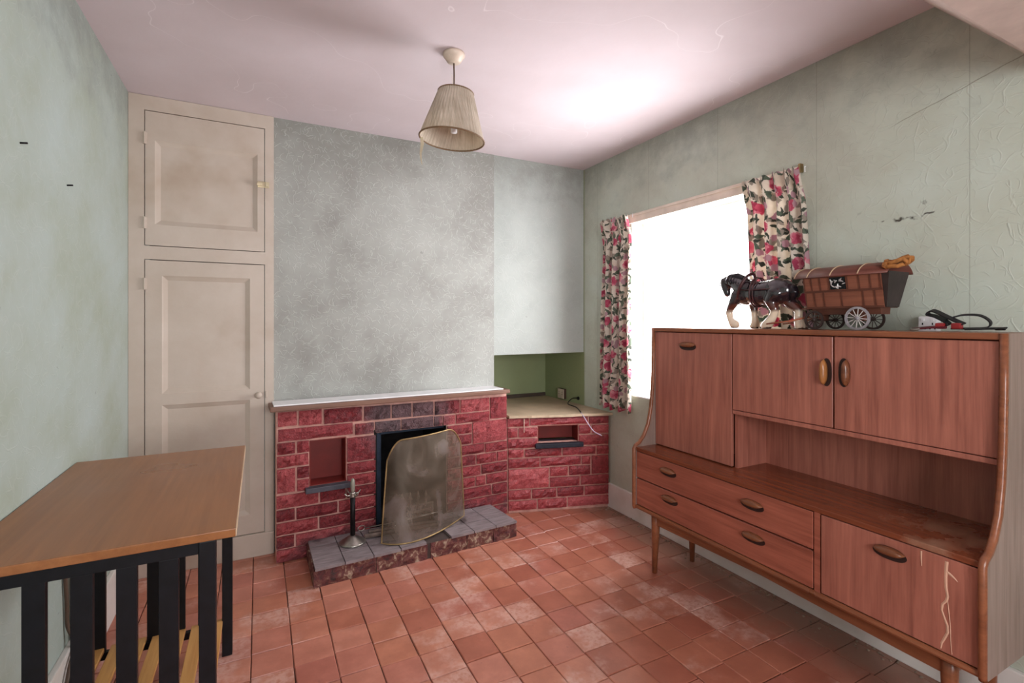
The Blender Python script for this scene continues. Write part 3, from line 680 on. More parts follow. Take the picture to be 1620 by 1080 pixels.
d = front('drawer', XF, 1.083, yb, .478, .616, M_th, 'upper wide drawer'); handle(d, XF, 1.79, .572); handle(d, XF, 1.33, .565)
d = front('drawer', XF, 1.083, yb, .336, .475, M_th, 'lower wide drawer'); handle(d, XF, 1.78, .440); handle(d, XF, 1.325, .434)
d = front('drop_flap', XF, ya, 1.057, .336, .616, M_tv, 'lower drop flap with a dried pale drip'); handle(d, XF, .842, .575, L=.088)
M_drip = plain('dried_drip', lin(206, 164, 140), .5, var=.06)
drip = [(.696, .605, .0045), (.697, .585, .0042), (.6985, .56, .004), (.698, .53, .0038), (.694, .505, .0035), (.697, .49, .0038), (.706, .476, .0034), (.708, .458, .003), (.702, .44, .0034), (.695, .42, .0038), (.694, .40, .0036), (.701, .38, .0036), (.708, .362, .003), (.710, .345, .0015)]
def ribbon(pts, x):
    bm = bmesh.new(); prev = None
    for y, z, w_ in pts:
        cur = [bm.verts.new(q) for q in ((x, y - w_, z), (x - .0012, y, z), (x, y + w_, z))]
        if prev:
            bm.faces.new((prev[0], prev[1], cur[1], cur[0])); bm.faces.new((prev[1], prev[2], cur[2], cur[1]))
        prev = cur
    return bm
bm = ribbon(drip, XF - .0003); merge(bm, ribbon([(.694, .49, .001), (.691, .46, .0012), (.6875, .42, .001), (.687, .38, .001), (.684, .343, .0008)], XF - .0003)); merge(bm, ribbon([(.697, .577, .006), (.689, .571, .007), (.678, .563, .004), (.671, .557, .001)], XF - .0003))
merge(bm, ribbon([(.758, .61, .003), (.758, .59, .002), (.757, .565, .0008)], XF - .0003))
o = obj('dried_drip', bm, M_drip, d); o['label'] = 'dried cream drip running down the flap'
for lx, sgn in ((1.825, -1), (2.085, 1)):
    for ly, sg2 in ((1.93, 1), (.71, -1)):
        obj('leg', tube([(lx, ly, .317), (lx, ly, .24), (lx + sgn * .004, ly + sg2 * .004, .0012)], [.0225, .021, .0125], 16), M_solid, sb, True)
for lx in (1.825, 2.085):
    pl = [(1.92, .292), (1.86, .294), (1.78, .306), (1.72, .3155), (.94, .3155), (.86, .304), (.79, .292), (.72, .288), (.72, .252), (.84, .254), (1.32, .268), (1.80, .256), (1.92, .254)]
    obj('stretcher', prism(pl, lambda a, b: (lx - .011, a, b), lambda a, b: (lx + .011, a, b)), M_solid, sb)
for ly in (1.93, .71): obj('cross_rail', box(1.83, 2.08, ly - .01, ly + .01, .255, .285, .003), M_solid, sb)

# ---------------------------------------------------------------- table
tb = thing('slatted_table', (-.32, 1.82, 0), 'small table with brown wooden top and black slatted sides by the left wall', 'table')
M_top = wood('table_veneer', lin(116, 70, 38), lin(152, 100, 60), 1, .3, .6)
M_blk = plain('black_paint', lin(15, 17, 22), .42, var=.2, scale=30, bump=.05, spec=.25)
M_pine = wood('pine_slat', lin(178, 124, 66), lin(214, 164, 100), 1, .45)
TY0, TY1, TZ = 1.380, 2.285, .795
o = obj('tabletop', box(XL + .003, -.051, TY0, TY1, TZ - .021, TZ, .0025), M_top, tb)
o = obj('edge_strip', box(-.0512, -.0492, TY0 + .001, TY1 - .001, TZ - .020, TZ - .001), plain('pale_edge', lin(206, 180, 150), .6), tb); o['label'] = 'pale worn edge of the top'
FYa, FYb = 1.400, 2.225
for y in (FYa, FYb):
    for x0 in (-.128, -.572): obj('leg', box(x0, x0 + .035, y - .0175, y + .0175, .0012, TZ - .0215, .002), M_blk, tb)
    obj('top_rail', box(-.5365, -.1285, y - .010, y + .010, TZ - .052, TZ - .022, .001), M_blk, tb)
    obj('bottom_rail', box(-.5365, -.1285, y - .010, y + .010, .098, .124, .001), M_blk, tb)
    for k in range(5):
        xa = -.2075 - k * .0792
        if xa < -.53: continue
        obj('slat', box(xa, xa + .0385, y - .008, y + .008, .1245, TZ - .0525, .001), M_blk, tb)
for x0 in (-.564,): obj('side_rail', box(x0, x0 + .02, FYa + .018, FYb - .018, TZ - .052, TZ - .022, .001), M_blk, tb)
for x0 in (-.564,): obj('side_rail', box(x0, x0 + .02, FYa + .018, FYb - .018, .098, .124, .001), M_blk, tb)
for k in range(7):
    x0 = -.168 - k * .0605
    obj('shelf_slat', box(x0, x0 + .042, FYa - .005, FYb + .002, .1255, .141, .002), M_pine, tb)

# ---------------------------------------------------------------- pendant lamp
LX, LY = .745, 2.0
lp = thing('pendant_lamp', (LX, LY, 2.077), 'hanging ceiling lamp with frayed beige pleated shade', 'lamp')
obj('ceiling_rose', lathe([(0, H - .001), (.047, H - .001), (.047, H - .012), (.04, H - .020), (.030, H - .036), (.02, H - .042), (0, H - .043)], (LX, LY, 0), 32), plain('old_plastic', lin(206, 190, 174), .4), lp, True)
obj('cord', tube([(LX, LY, H - .04), (LX + .001, LY, 2.35), (LX, LY, 2.215)], .0035, 8), plain('brown_cord', lin(96, 76, 62), .6), lp, True)
obj('cord_strand', tube([(LX - .006, LY, H - .12), (LX - .010, LY, 2.36), (LX - .006, LY, 2.33), (LX - .006, LY, 2.27)], .0015, 6), plain('pale_strand', lin(226, 214, 196), .6), lp)
RT = Matrix.Rotation(math.radians(5), 3, Vector((math.sin(YAW), math.cos(YAW), 0)))
sc_z = 2.18
def shade_mat():
    m = bpy.data.materials.new('shade_fabric'); m.use_nodes = True; t = NT(m); nt = m.node_tree; b = nt.nodes['Principled BSDF']
    v = t.ob(); x, y, z = t.sep(v); ang = t.m('ARCTAN2', y, x)
    n = t.noise(t.comb(t.m('ADD', t.m('MULTIPLY', ang, 40), t.m('MULTIPLY', z, 60)), t.m('MULTIPLY', z, 6)), 1, 3)
    n2 = t.noise(v, 12, 4)
    c = t.ramp(t.m('ADD', t.m('MULTIPLY', n, .6), t.m('MULTIPLY', n2, .4)), [(.35, lin(180, 166, 144)), (.65, lin(230, 220, 206))])
    nt.links.new(c, b.inputs['Base Color']); b.inputs['Roughness'].default_value = .8
    nt.links.new(t.bump(n, .4, .003), b.inputs['Normal'])
    tl = t.n('ShaderNodeBsdfTranslucent', {0: c}); mx = t.n('ShaderNodeMixShader', {0: .4, 1: b.outputs[0], 2: tl}); nt.links.new(mx, nt.nodes['Material Output'].inputs[0]); return m
rt, rb, hh = .076, .139, .2
pr = [(rt, hh / 2), (rb, -hh / 2), (rb - .002, -hh / 2), (rt - .002, hh / 2)]
bm = bmesh.new(); N_ = 96; rings = []
for r, z in pr:
    rings.append([bm.verts.new(RT @ Vector(((r + .0008 * math.cos(k * math.pi)) * math.cos(2 * math.pi * k / N_), (r + .0008 * math.cos(k * math.pi)) * math.sin(2 * math.pi * k / N_), z)) + Vector((LX, LY, sc_z))) for k in range(N_)])
for i in range(4):
    a, b = rings[i], rings[(i + 1) % 4]
    for k in range(N_): bm.faces.new((a[k], a[(k + 1) % N_], b[(k + 1) % N_], b[k]))
shade = obj('lamp_shade', bm, shade_mat(), lp)
circ = lambda r, z: [RT @ Vector((r * math.cos(2 * math.pi * k / 40), r * math.sin(2 * math.pi * k / 40), z)) + Vector((LX, LY, sc_z)) for k in range(40)]
M_br = plain('brown_braid', lin(118, 92, 66), .7)
obj('braid', tube(circ(rb, -hh / 2), .0035, 8, closed=True), M_br, shade, True)
obj('braid', tube(circ(rt, hh / 2), .003, 8, closed=True), M_br, shade, True)
bm = bmesh.new()
for k in range(3):
    a = 2 * math.pi * k / 3 + .4
    tube([RT @ Vector((rt * math.cos(a), rt * math.sin(a), hh / 2)) + Vector((LX, LY, sc_z)), Vector((LX + .015 * math.cos(a), LY + .015 * math.sin(a), 2.205))], .0016, 6, bm)
tube([Vector((LX + .016 * math.cos(q), LY + .016 * math.sin(q), 2.205)) for q in (2 * math.pi * k / 16 for k in range(16))], .002, 6, bm, closed=True)
obj('shade_wire', bm, M_brass, shade)
obj('bulb_holder', lathe([(0, 2.222), (.010, 2.222), (.014, 2.21), (.018, 2.20), (.018, 2.15), (.014, 2.145), (.014, 2.11), (0, 2.11)], (LX, LY, 0), 20), M_white, lp, True)
l = Vector((-math.cos(YAW), math.sin(YAW), 0)); p0 = Vector((LX, LY, sc_z)) + l * .139 + Vector((0, 0, -.088))
bm = bmesh.new(); pts = [(0, .006), (.03, .007), (.07, .004), (.10, .002), (.118, .0008)]; pv = None
for dz, w_ in pts:
    c = p0 + Vector((.004 * math.sin(dz * 60), 0, -dz)); cu = [bm.verts.new(c - l * w_), bm.verts.new(c + l * w_ + Vector((0, .003, 0)))]
    if pv: bm.faces.new((pv[0], pv[1], cu[1], cu[0]))
    pv = cu
o = obj('frayed_strip', bm, plain('frayed_cloth', lin(206, 192, 166), .8), shade)

# ---------------------------------------------------------------- curtains
def curtain_mat():
    m = bpy.data.materials.new('floral_cotton'); m.use_nodes = True; t = NT(m); nt = m.node_tree; b = nt.nodes['Principled BSDF']
    uv = t.n('ShaderNodeTexCoord', out=2)
    wob = t.vm('MULTIPLY', t.vm('SUBTRACT', t.noise(uv, 24, 3, out=1), (.5, .5, .5)), (.05, .05, 0)); q = t.vm('ADD', uv, wob)
    def vor(v, s, o_): return t.n('ShaderNodeTexVoronoi', {'Vector': t.vm('ADD', v, o_), 'Scale': s}, None, voronoi_dimensions='2D')
    base = t.ramp(t.noise(uv, 8, 4), [(.3, lin(204, 192, 176)), (.7, lin(226, 218, 206))])
    c = base
    def leaf(c, s, o_, col, L, W_):
        vq = t.vm('ADD', q, o_); vo = t.n('ShaderNodeTexVoronoi', {'Vector': vq, 'Scale': s}, None, voronoi_dimensions='2D')
        lx, ly, _ = t.sep(t.vm('SUBTRACT', vq, vo.outputs['Position'])); cr, cg, _ = t.sep(vo.outputs['Color'])
        a = t.m('MULTIPLY', cr, 6.283); cs, sn = t.m('COSINE', a), t.m('SINE', a)
        x = t.m('ADD', t.m('MULTIPLY', lx, cs), t.m('MULTIPLY', ly, sn)); y = t.m('SUBTRACT', t.m('MULTIPLY', ly, cs), t.m('MULTIPLY', lx, sn))
        e = t.m('ADD', t.m('POWER', t.m('ABSOLUTE', t.m('DIVIDE', x, L)), 1.6), t.m('ABSOLUTE', t.m('DIVIDE', y, W_)))
        return t.mix(t.sstep(e, 1.05, .9), c, col)
    c = leaf(c, 11, (3.1, .7, 0), lin(150, 140, 128), .045, .02)
    c = leaf(c, 10, (.3, 1.7, 0), lin(92, 104, 88), .045, .016)
    c = leaf(c, 14, (5.3, 2.7, 0), lin(70, 76, 66), .032, .010)
    v1 = vor(q, 8.5, (1.3, .4, 0)); fl = t.sstep(v1.outputs['Distance'], .36, .32)
    pet = vor(q, 42, (0, 0, 0))
    fc = t.ramp(t.m('ADD', t.m('MULTIPLY', t.sep(pet.outputs['Color'])[0], .7), t.m('MULTIPLY', v1.outputs['Distance'], .6)), [(.1, lin(158, 50, 80)), (.5, lin(194, 88, 112)), (.85, lin(218, 158, 164))])
    keep = t.m('GREATER_THAN', t.sep(v1.outputs['Color'])[1], .45)
    c = t.mix(t.m('MULTIPLY', fl, keep), c, fc)
    v2 = vor(q, 12, (7.3, 3.4, 0)); f2 = t.m('MULTIPLY', t.sstep(v2.outputs['Distance'], .30, .25), t.m('GREATER_THAN', t.sep(v2.outputs['Color'])[2], .62))
    c = t.mix(f2, c, lin(176, 140, 148))
    nt.links.new(c, b.inputs['Base Color']); b.inputs['Roughness'].default_value = .85
    tl = t.n('ShaderNodeBsdfTranslucent', {0: c}); mx = t.n('ShaderNodeMixShader', {0: .22, 1: b.outputs[0], 2: tl}); nt.links.new(mx, nt.nodes['Material Output'].inputs[0]); return m
M_curt = curtain_mat()
def curtain(label, ya, yb, za, zb, yla, ylb, folds, seed, x0=2.163):
    """ya..yb at the rail, yla..ylb at the hem"""
    rr = random.Random(seed); NU, NV = folds * 14, 46
    ph = [rr.uniform(-.5, .5) for _ in range(folds + 2)]
    bm = bmesh.new(); uvl = bm.loops.layers.uv.new('UVMap'); G = []
    for i in range(NU + 1):
        u = i / NU; row = []
        for j in range(NV + 1):
            v = (j / NV) ** 1.15; z = za + (zb - za) * v
            fi = u * folds; k = int(min(fi, folds - 1)); p = fi * 2 * math.pi + ph[k] * .6 * math.sin(fi * 2.1)
            head = max(0, 1 - v / .12)
            amp = .020 + .004 * v + ph[k] * .006
            y = ya + (yb - ya) * u; yl = yla + (ylb - yla) * u; y = y + (yl - y) * min(1, v * 1.1)
            neck = math.exp(-((v - .10) / .05) ** 2)
            xx = x0 + amp * math.sin(p) * (1 - .45 * neck) * (1 - .45 * head) + .004 * math.sin(fi * 5 + v * 9) - .036 * head
            y += .006 * math.cos(p) + .010 * head * math.sin(p * .5 + ph[k] * 6)
            if j == 0: z += .010 * math.sin(p * 2 + ph[k])
            if j == NV: z += .010 * math.sin(p)
            row.append(bm.verts.new((xx, y, z)))
        G.append(row)
    W_ = abs(yb - ya) * 2.6; Hh = (za - zb) * 1.35
    for i in range(NU):
        for j in range(NV):
            f = bm.faces.new((G[i][j], G[i + 1][j], G[i + 1][j + 1], G[i][j + 1]))
            for lo, (a, b) in zip(f.loops, ((i, j), (i + 1, j), (i + 1, j + 1), (i, j + 1))): lo[uvl].uv = (a / NU * W_ + seed, -((b / NV) ** 1.15) * Hh)
    t = thing('curtain', (x0, (ya + yb) / 2, zb), label, 'curtain', 'floral curtains')
    o = obj('curtain_cloth', bm, M_curt, t, True)
    md = o.modifiers.new('thick', 'SOLIDIFY'); md.thickness = .0015
    # gathered heading tape with hooks
    bm = bmesh.new(); pts = []
    for i in range(60):
        u = i / 59; p = u * folds * 2 * math.pi; pts.append((x0 - .012 + .018 * math.sin(p), ya + (yb - ya) * u, za - .085))
    obj('heading_tape', tube(pts, .0035, 6), plain('tape', lin(196, 180, 164), .8), t)
    for k in range(folds + 1):
        y = ya + (yb - ya) * k / folds
        obj('curtain_hook', tube([(XR - .034, y, za - .02), (XR - .036, y, za + .006), (XR - .028, y, za + .006)], .002, 6), M_white, t)
    return t
curtain('narrow floral curtain hanging on the alcove side of the window', 2.80, 2.50, 1.995, .70, 2.845, 2.505, 4, 3)
curtain('wide floral curtain hanging above the toy horse and caravan', 1.655, 1.36, 1.985, .72, 1.60, 1.285, 5, 11)
rail = thing('curtain_rail', (XR - .02, 2.08, 1.95), 'long cream wooden curtain rail above the window', 'curtain rail')
M_rail = plain('rail_cream', lin(224, 210, 196), .4, var=.06)
obj('board', box(XR - .016, XR - .001, 1.40, 2.82, 1.946, 2.006, .003), M_rail, rail)
obj('track', box(XR - .024, XR - .0165, 1.40, 2.83, 1.988, 2.002, .002), M_rail, rail)
for y in (1.393, 2.845): obj('end_stop', box(XR - .026, XR - .001, y - .006, y + .006, 1.975, 2.014, .003), M_brass, rail)

# ---------------------------------------------------------------- toy horse (glazed pottery) and caravan
def remeshed(bm, voxel, smooth_it=4, sub=0):
    me = bpy.data.meshes.new('tmp'); bm.to_mesh(me); bm.free(); o = bpy.data.objects.new('tmp', me); COL.objects.link(o)
    r = o.modifiers.new('r', 'REMESH'); r.mode = 'VOXEL'; r.voxel_size = voxel
    s = o.modifiers.new('s', 'SMOOTH'); s.iterations = smooth_it; s.factor = .5
    dg = bpy.context.evaluated_depsgraph_get(); dg.update()
    m2 = bpy.data.meshes.new_from_object(o.evaluated_get(dg)); bpy.data.objects.remove(o); bpy.data.meshes.remove(me)
    out = bmesh.new(); out.from_mesh(m2); bpy.data.meshes.remove(m2); return out
def blob(bm, pts, sq=1.0):
    """capsule chain with radii; (x, y, z, r)"""
    b = bmesh.new(); tube([p[:3] for p in pts], [p[3] for p in pts], 14, b)
    for p in (pts[0], pts[-1]):
        s = bmesh.new(); bmesh.ops.create_icosphere(s, subdivisions=2, radius=p[3]); bmesh.ops.translate(s, verts=s.verts, vec=Vector(p[:3])); merge(b, s)
    merge(bm, b)
def ell(bm, c, r, rot=0.0):
    s = bmesh.new(); bmesh.ops.create_icosphere(s, subdivisions=3, radius=1)
    for v in s.verts:
        x, y, z = v.co.x * r[0], v.co.y * r[1], v.co.z * r[2]
        v.co = Vector((c[0] + x, c[1] + y * math.cos(rot) - z * math.sin(rot), c[2] + y * math.sin(rot) + z * math.cos(rot)))
    merge(bm, s)
TOP = 1.2665
HXc = 2.03
hs = thing('horse_figurine', (HXc, 1.51, TOP), 'glazed black and white shire horse figurine walking ahead of the caravan', 'horse figurine')
def hp(cx, cy):   # tracing units -> (y, z) on the sideboard top
    px = 1130 + cx / 10.8; u = (px - 810) / 780
    dx, dy = math.sin(YAW) + u * math.cos(YAW), math.cos(YAW) - u * math.sin(YAW)
    y = HXc * dy / dx; t = HXc * math.sin(YAW) + y * math.cos(YAW)
    return y, TOP + max(0.0, (1003 - cy) / 10.8 * t / 780)
def hv(cx, cy, off=0.0, r=None):
    y, z = hp(cx, cy); return (HXc + off, y, z) if r is None else (HXc + off, y, z, r)
bm = bmesh.new()
ell(bm, hv(560, 400), (.040, .062, .058)); ell(bm, hv(760, 400), (.046, .078, .056)); ell(bm, hv(900, 390), (.044, .065, .057)); ell(bm, hv(1080, 360), (.047, .062, .060)); ell(bm, hv(1190, 340), (.042, .045, .048)); ell(bm, hv(1010, 280), (.034, .05, .035))
ell(bm, hv(460, 400), (.036, .036, .055)); ell(bm, hv(640, 300), (.026, .04, .035))
blob(bm, [hv(540, 330, 0, .047), hv(450, 270, 0, .040), hv(340, 215, 0, .031), hv(230, 200, 0, .021)])
blob(bm, [hv(520, 230, 0, .026), hv(420, 160, 0, .018), hv(290, 155, 0, .016)])
blob(bm, [hv(190, 215, 0, .024), hv(195, 290, 0, .0225), hv(212, 370, 0, .018), hv(226, 425, 0, .0155)]); ell(bm, hv(235, 300), (.016, .018, .022))
for s in (-1, 1):
    blob(bm, [hv(170, 195, s * .011, .006), hv(150, 158, s * .013, .0028)])
# legs: near side is -x
N, Fs = -.026, .026
blob(bm, [hv(450, 440, N * .8, .030), hv(400, 560, N, .0235), hv(330, 690, N, .0165), hv(318, 740, N, .0165), hv(338, 840, N, .015), hv(372, 890, N, .019), hv(412, 940, N, .0235)])
blob(bm, [hv(560, 480, Fs * .8, .028), hv(605, 590, Fs, .022), hv(618, 690, Fs, .0165), hv(622, 800, Fs, .013), hv(640, 890, Fs, .0185), hv(622, 965, Fs, .021)])
blob(bm, [hv(1110, 400, N * .8, .040), hv(1030, 540, N, .029), hv(1100, 680, N, .019), hv(1075, 780, N, .0165), hv(1010, 880, N, .021), hv(950, 955, N, .0235)])
blob(bm, [hv(1180, 400, Fs * .8, .038), hv(1240, 560, Fs, .026), hv(1380, 680, Fs, .0185), hv(1370, 790, Fs, .0165), hv(1390, 890, Fs, .021), hv(1400, 955, Fs, .0225)])
bm = remeshed(bm, .0042, 5)
for v in bm.verts: v.co.z = max(v.co.z, TOP + .0008)
def horse_mat():
    m, t, put = new_mat('horse_glaze'); p = t.pos(); px, py, pz = t.sep(p)
    n = t.noise(p, 30, 3)
    zz = t.m('ADD', t.m('SUBTRACT', pz, TOP), t.m('MULTIPLY', t.m('SUBTRACT', n, .5), .025))
    c = t.ramp(t.noise(p, 14, 3), [(.3, lin(26, 20, 26)), (.7, lin(46, 36, 42))])
    br_ = t.m('MULTIPLY', t.sstep(zz, .125, .105), 1.0); c = t.mix(br_, c, lin(84, 44, 36))
    c = t.mix(t.sstep(zz, .088, .066), c, lin(226, 208, 184))
    c = t.mix(t.sstep(zz, .008, .003), c, lin(70, 56, 50))
    put(col=c, rough=.14, spec=.6, coat=.6); return m
obj('body', bm, horse_mat(), hs, True)
M_mane = plain('black_glaze', lin(24, 20, 26), .25, var=.2, scale=30)
bm = bmesh.new(); blob(bm, [hv(180, 165, 0, .010), hv(300, 125, -.004, .014), hv(420, 115, -.006, .017), hv(520, 160, -.008, .016), hv(620, 215, -.006, .010)]); blob(bm, [hv(170, 180, -.004, .009), hv(120, 235, -.004, .008), hv(122, 290, -.004, .005)])
for k in range(6): blob(bm, [hv(280 + 55 * k, 130 + k * 10, -.014, .008), hv(300 + 52 * k, 200 + k * 12, -.036, .006), hv(310 + 50 * k, 250 + k * 8, -.034, .003)])
obj('mane', remeshed(bm, .003, 3), M_mane, hs, True)
bm = bmesh.new(); blob(bm, [hv(1290, 270, 0, .012), hv(1345, 310, 0, .019), hv(1360, 370, 0, .022), hv(1340, 440, 0, .017), hv(1320, 500, 0, .007)])
obj('tail', remeshed(bm, .003, 3), M_mane, hs, True)
M_leather = plain('harness_leather', lin(70, 34, 36), .35, var=.25, scale=40)
def ring_strap(cx, cy, ry, rz, rx, tilt, r):
    c = Vector(hv(cx, cy)); pts = []
    for k in range(28):
        a = 2 * math.pi * k / 28; z = math.cos(a) * rz; pts.append(c + Vector((math.sin(a) * rx, -z * tilt, z)))
    return tube(pts, r, 8, closed=True)
o = obj('collar', ring_strap(545, 330, 0, .068, .046, .45, .0075), M_leather, hs, True); o['label'] = 'dark leather horse collar'
bm = ring_strap(730, 385, 0, .067, .052, .05, .004); merge(bm, ring_strap(775, 385, 0, .066, .052, .05, .003))
for s in (-1, 1): tube([hv(560, 350, s * .047), hv(760, 350, s * .053), hv(1000, 330, s * .051), hv(1200, 330, s * .045), hv(1290, 350, 0)], .0026, 6, bm)
obj('harness', bm, M_leather, hs, True)
obj('saddle_pad', quad_map(box(-.03, .03, -.02, .02, 0, .012, .004), lambda c: (HXc + c.x, hv(740, 225)[1] + c.y, hv(740, 228)[2] - .004 + c.z - 3.5 * c.x * c.x)), M_leather, hs, True)
bm = tube([hv(560, 250, -.02), hv(600, 190, -.012), hv(612, 160, -.01)], .004, 8); tube([hv(560, 250, .02), hv(600, 190, .012), hv(612, 160, .01)], .004, 8, bm)
obj('hames', bm, M_leather, hs, True)

CXc, cY0, cY1 = 2.068, .965, 1.262
cv = thing('toy_caravan', (CXc, 1.11, TOP), 'brown wooden model caravan with spoked wheels on the sideboard', 'model caravan')
M_cw = wood('caravan_wood', lin(104, 60, 44), lin(148, 92, 70), 1, .5)
M_cd = wood('caravan_batten', lin(74, 40, 30), lin(104, 60, 44), 1, .5)
zb, zt = TOP + .086, TOP + .214; wb, wt = .044, .072
def side_x(s, z): f = (z - zb) / (zt - zb); return CXc + s * (wb + (wt - wb) * f)
prof = lambda ins: [(CXc - wb + ins, zb), (CXc + wb - ins, zb), (CXc + wt - ins, zt), (CXc - wt + ins, zt)]
obj('body', prism(prof(0), lambda a, b: (a, cY0 + .012, b), lambda a, b: (a, cY1, b)), M_cw, cv)
M_ce = plain('dark_end_board', lin(52, 40, 38), .5, var=.2)
o = obj('end_board', prism(prof(.002), lambda a, b: (a, cY0 + .006 - (.02 if b > zt - .01 else 0), b), lambda a, b: (a, cY0 + .0115, b)), M_ce, cv); o['label'] = 'dark end board'
def on_side(s, y0, y1, z0, z1, th):
    bm = bmesh.new(); V = []
    for d in (0, th):
        V.append([bm.verts.new((side_x(s, z) + s * d, y, z)) for y, z in ((y0, z0), (y1, z0), (y1, z1), (y0, z1))])
    a, b = V; bm.faces.new(a); bm.faces.new(b[::-1])
    for k in range(4): q = (k + 1) % 4; bm.faces.new((a[k], a[q], b[q], b[k]))
    return bm
cspan = cY1 - cY0; cy = lambda f: cY1 - cspan * f
zm = zb + .066
for s in (-1, 1):
    for z0, z1 in ((zb - .002, zb + .006), (zm - .004, zm + .004), (zt - .007, zt)): obj('batten', on_side(s, cY0 + .012, cY1, z0, z1, .0035), M_cd, cv)
    for f in (.0, .10, .215, .335, .56, .70, .83, .94): obj('batten', on_side(s, cy(f) - .004, cy(f), zm + .0045, zt - .0075, .003), M_cd, cv)
    for f in (.0, .12, .245, .47, .73, .865): obj('batten', on_side(s, cy(f) - .004, cy(f), zb + .0065, zm - .0045, .003), M_cd, cv)
    w_ = obj('window', on_side(s, cy(.545), cy(.345), zm + .006, zt - .009, .002), plain('window_foil', lin(40, 42, 44), .2, .6), cv); w_['label'] = 'small window with bright foil'
    rr = random.Random(5); bm = bmesh.new()
    for k in range(15):
        yy = rr.uniform(cy(.53), cy(.37)); z_ = rr.uniform(zm + .012, zt - .018); a = rr.uniform(0, 3); L_ = .011
        x_ = lambda z: side_x(s, z) + s * .003
        p, q = (yy - L_ * math.cos(a) * .6, z_ - L_ * math.sin(a) * .7), (yy + L_ * math.cos(a) * .6, z_ + L_ * math.sin(a) * .7)
        tube([(x_(p[1]), p[0], p[1]), (x_(z_), yy + .002, z_), (x_(q[1]), q[0], q[1])], [.001, .0028, .001], 5, bm)
    obj('foil_leaf', bm, plain('foil', lin(226, 226, 224), .25, .5), w_)
# roof
bm = bmesh.new(); ra, rb_ = cY0 - .018, cY1 + .03; rows = []
def roof_pt(k, y, lift=0.0):
    a = math.pi * (.12 + .76 * k / 14); hw = wt + .016
    return Vector((CXc - math.cos(a) * hw / math.cos(math.pi * .12), y, zt - .012 + (math.sin(a) - math.sin(math.pi * .12)) * .068 + .004 + lift))
for y in (ra, rb_):
    for lf in (0, .004): rows.append([bm.verts.new(roof_pt(k, y, lf)) for k in range(15)])
for a, b in ((0, 2), (1, 3), (0, 1), (2, 3)):
    for k in range(14): bm.faces.new((rows[a][k], rows[a][k + 1], rows[b][k + 1], rows[b][k]))
for k in (0, 14): bm.faces.new((rows[0][k], rows[1][k], rows[3][k], rows[2][k]))
roof = obj('roof', bm, wood('roof_board', lin(84, 44, 36), lin(122, 70, 58), 1, .45), cv, True)
M_bow = plain('bow_wood', lin(196, 168, 138), .5)
for y in (rb_ - .003, cY1 - .025, cY1 - .115, cY1 - .215): obj('roof_bow', tube([roof_pt(k, y, .005) for k in range(15)], .0022, 6), M_bow, roof)
M_rope = plain('orange_cloth', lin(172, 112, 56), .8, var=.25, scale=60, bump=.6)
rr = random.Random(2); bm = bmesh.new()
for k in range(4):
    c = roof_pt(2 + 2 * k, ra + .004, .007); pts = []
    for q in range(9): a = q / 8 * 5.2 + k; pts.append(c + Vector((.017 * math.cos(a), .022 * math.sin(a) - .003 * q, .008 * math.sin(a * 1.7) + .001 - (.010 if q > 5 else 0))))
    tube(pts, [.004] + [.0078] * 7 + [.003], 8, bm)
o = obj('tied_cloth', bm, M_rope, cv, True); o['label'] = 'bunched orange brown cloth on the roof end'
prf = [(CXc - .030, TOP + .060), (CXc + .030, TOP + .060), (CXc + .034, zb), (CXc - .034, zb)]
obj('undercarriage', prism(prf, lambda a, b: (a, cY0 + .03, b), lambda a, b: (a, cY1 - .015, b)), M_cd, cv)
M_wd = plain('dark_wheel', lin(60, 46, 42), .5, .2, var=.2); M_wg = plain('grey_wheel', lin(158, 154, 158), .5, .2, var=.15, scale=40)
def wheel(x, y, r, mat, spk):
    wz = TOP + r + .0006
    wl = obj('wheel', lathe([(r - .008, -.003), (r, -.003), (r, .003), (r - .008, .003)], (x, y, wz), 40, Matrix.Rotation(math.pi / 2, 3, 'Y'), closed=True), mat, cv)
    obj('hub', tube([(x - .007, y, wz), (x + .007, y, wz)], .007, 14), mat, wl, True)
    for k in range(12):
        a = 2 * math.pi * k / 12 + .1; obj('spoke', tube([(x, y + .006 * math.cos(a), wz + .006 * math.sin(a)), (x, y + (r - .006) * math.cos(a), wz + (r - .006) * math.sin(a))], .0016, 5), spk, wl)
yw1, yw2 = 1.226, 1.060
M_sp = plain('pale_spoke', lin(206, 200, 196), .45)
wheel(2.012, yw1, .038, M_wd, M_wd); wheel(2.132, yw1 - .016, .038, M_wd, M_wd)
wheel(2.006, yw2, .044, M_wg, M_sp); wheel(2.138, yw2 + .012, .042, M_wd, M_wd)
for y, z in ((yw1 - .006, .038), (yw2 + .005, .043)): obj('axle', tube([(2.008, y, TOP + z), (2.136, y, TOP + z)], .004, 8), M_wd, cv)
for y in (yw1 - .006, yw2 + .005): obj('axle_bracket', box(CXc - .02, CXc + .02, y - .008, y + .008, TOP + .036, TOP + .0605), M_cd, cv)
M_shaft = plain('shaft_wood', lin(160, 92, 64), .5)
for s in (-1, 1):
    obj('shaft', tube([(CXc + s * .03, cY1 + .0, TOP + .052), (HXc + s * .052 + .008, cY1 + .05, TOP + .034), (HXc + s * .056, 1.41, TOP + .022)], .0034, 8), M_shaft, cv, True)
obj('footboard', box(CXc - .045, CXc + .045, cY1 - .002, cY1 + .022, zb - .004, zb + .002), M_cd, cv)

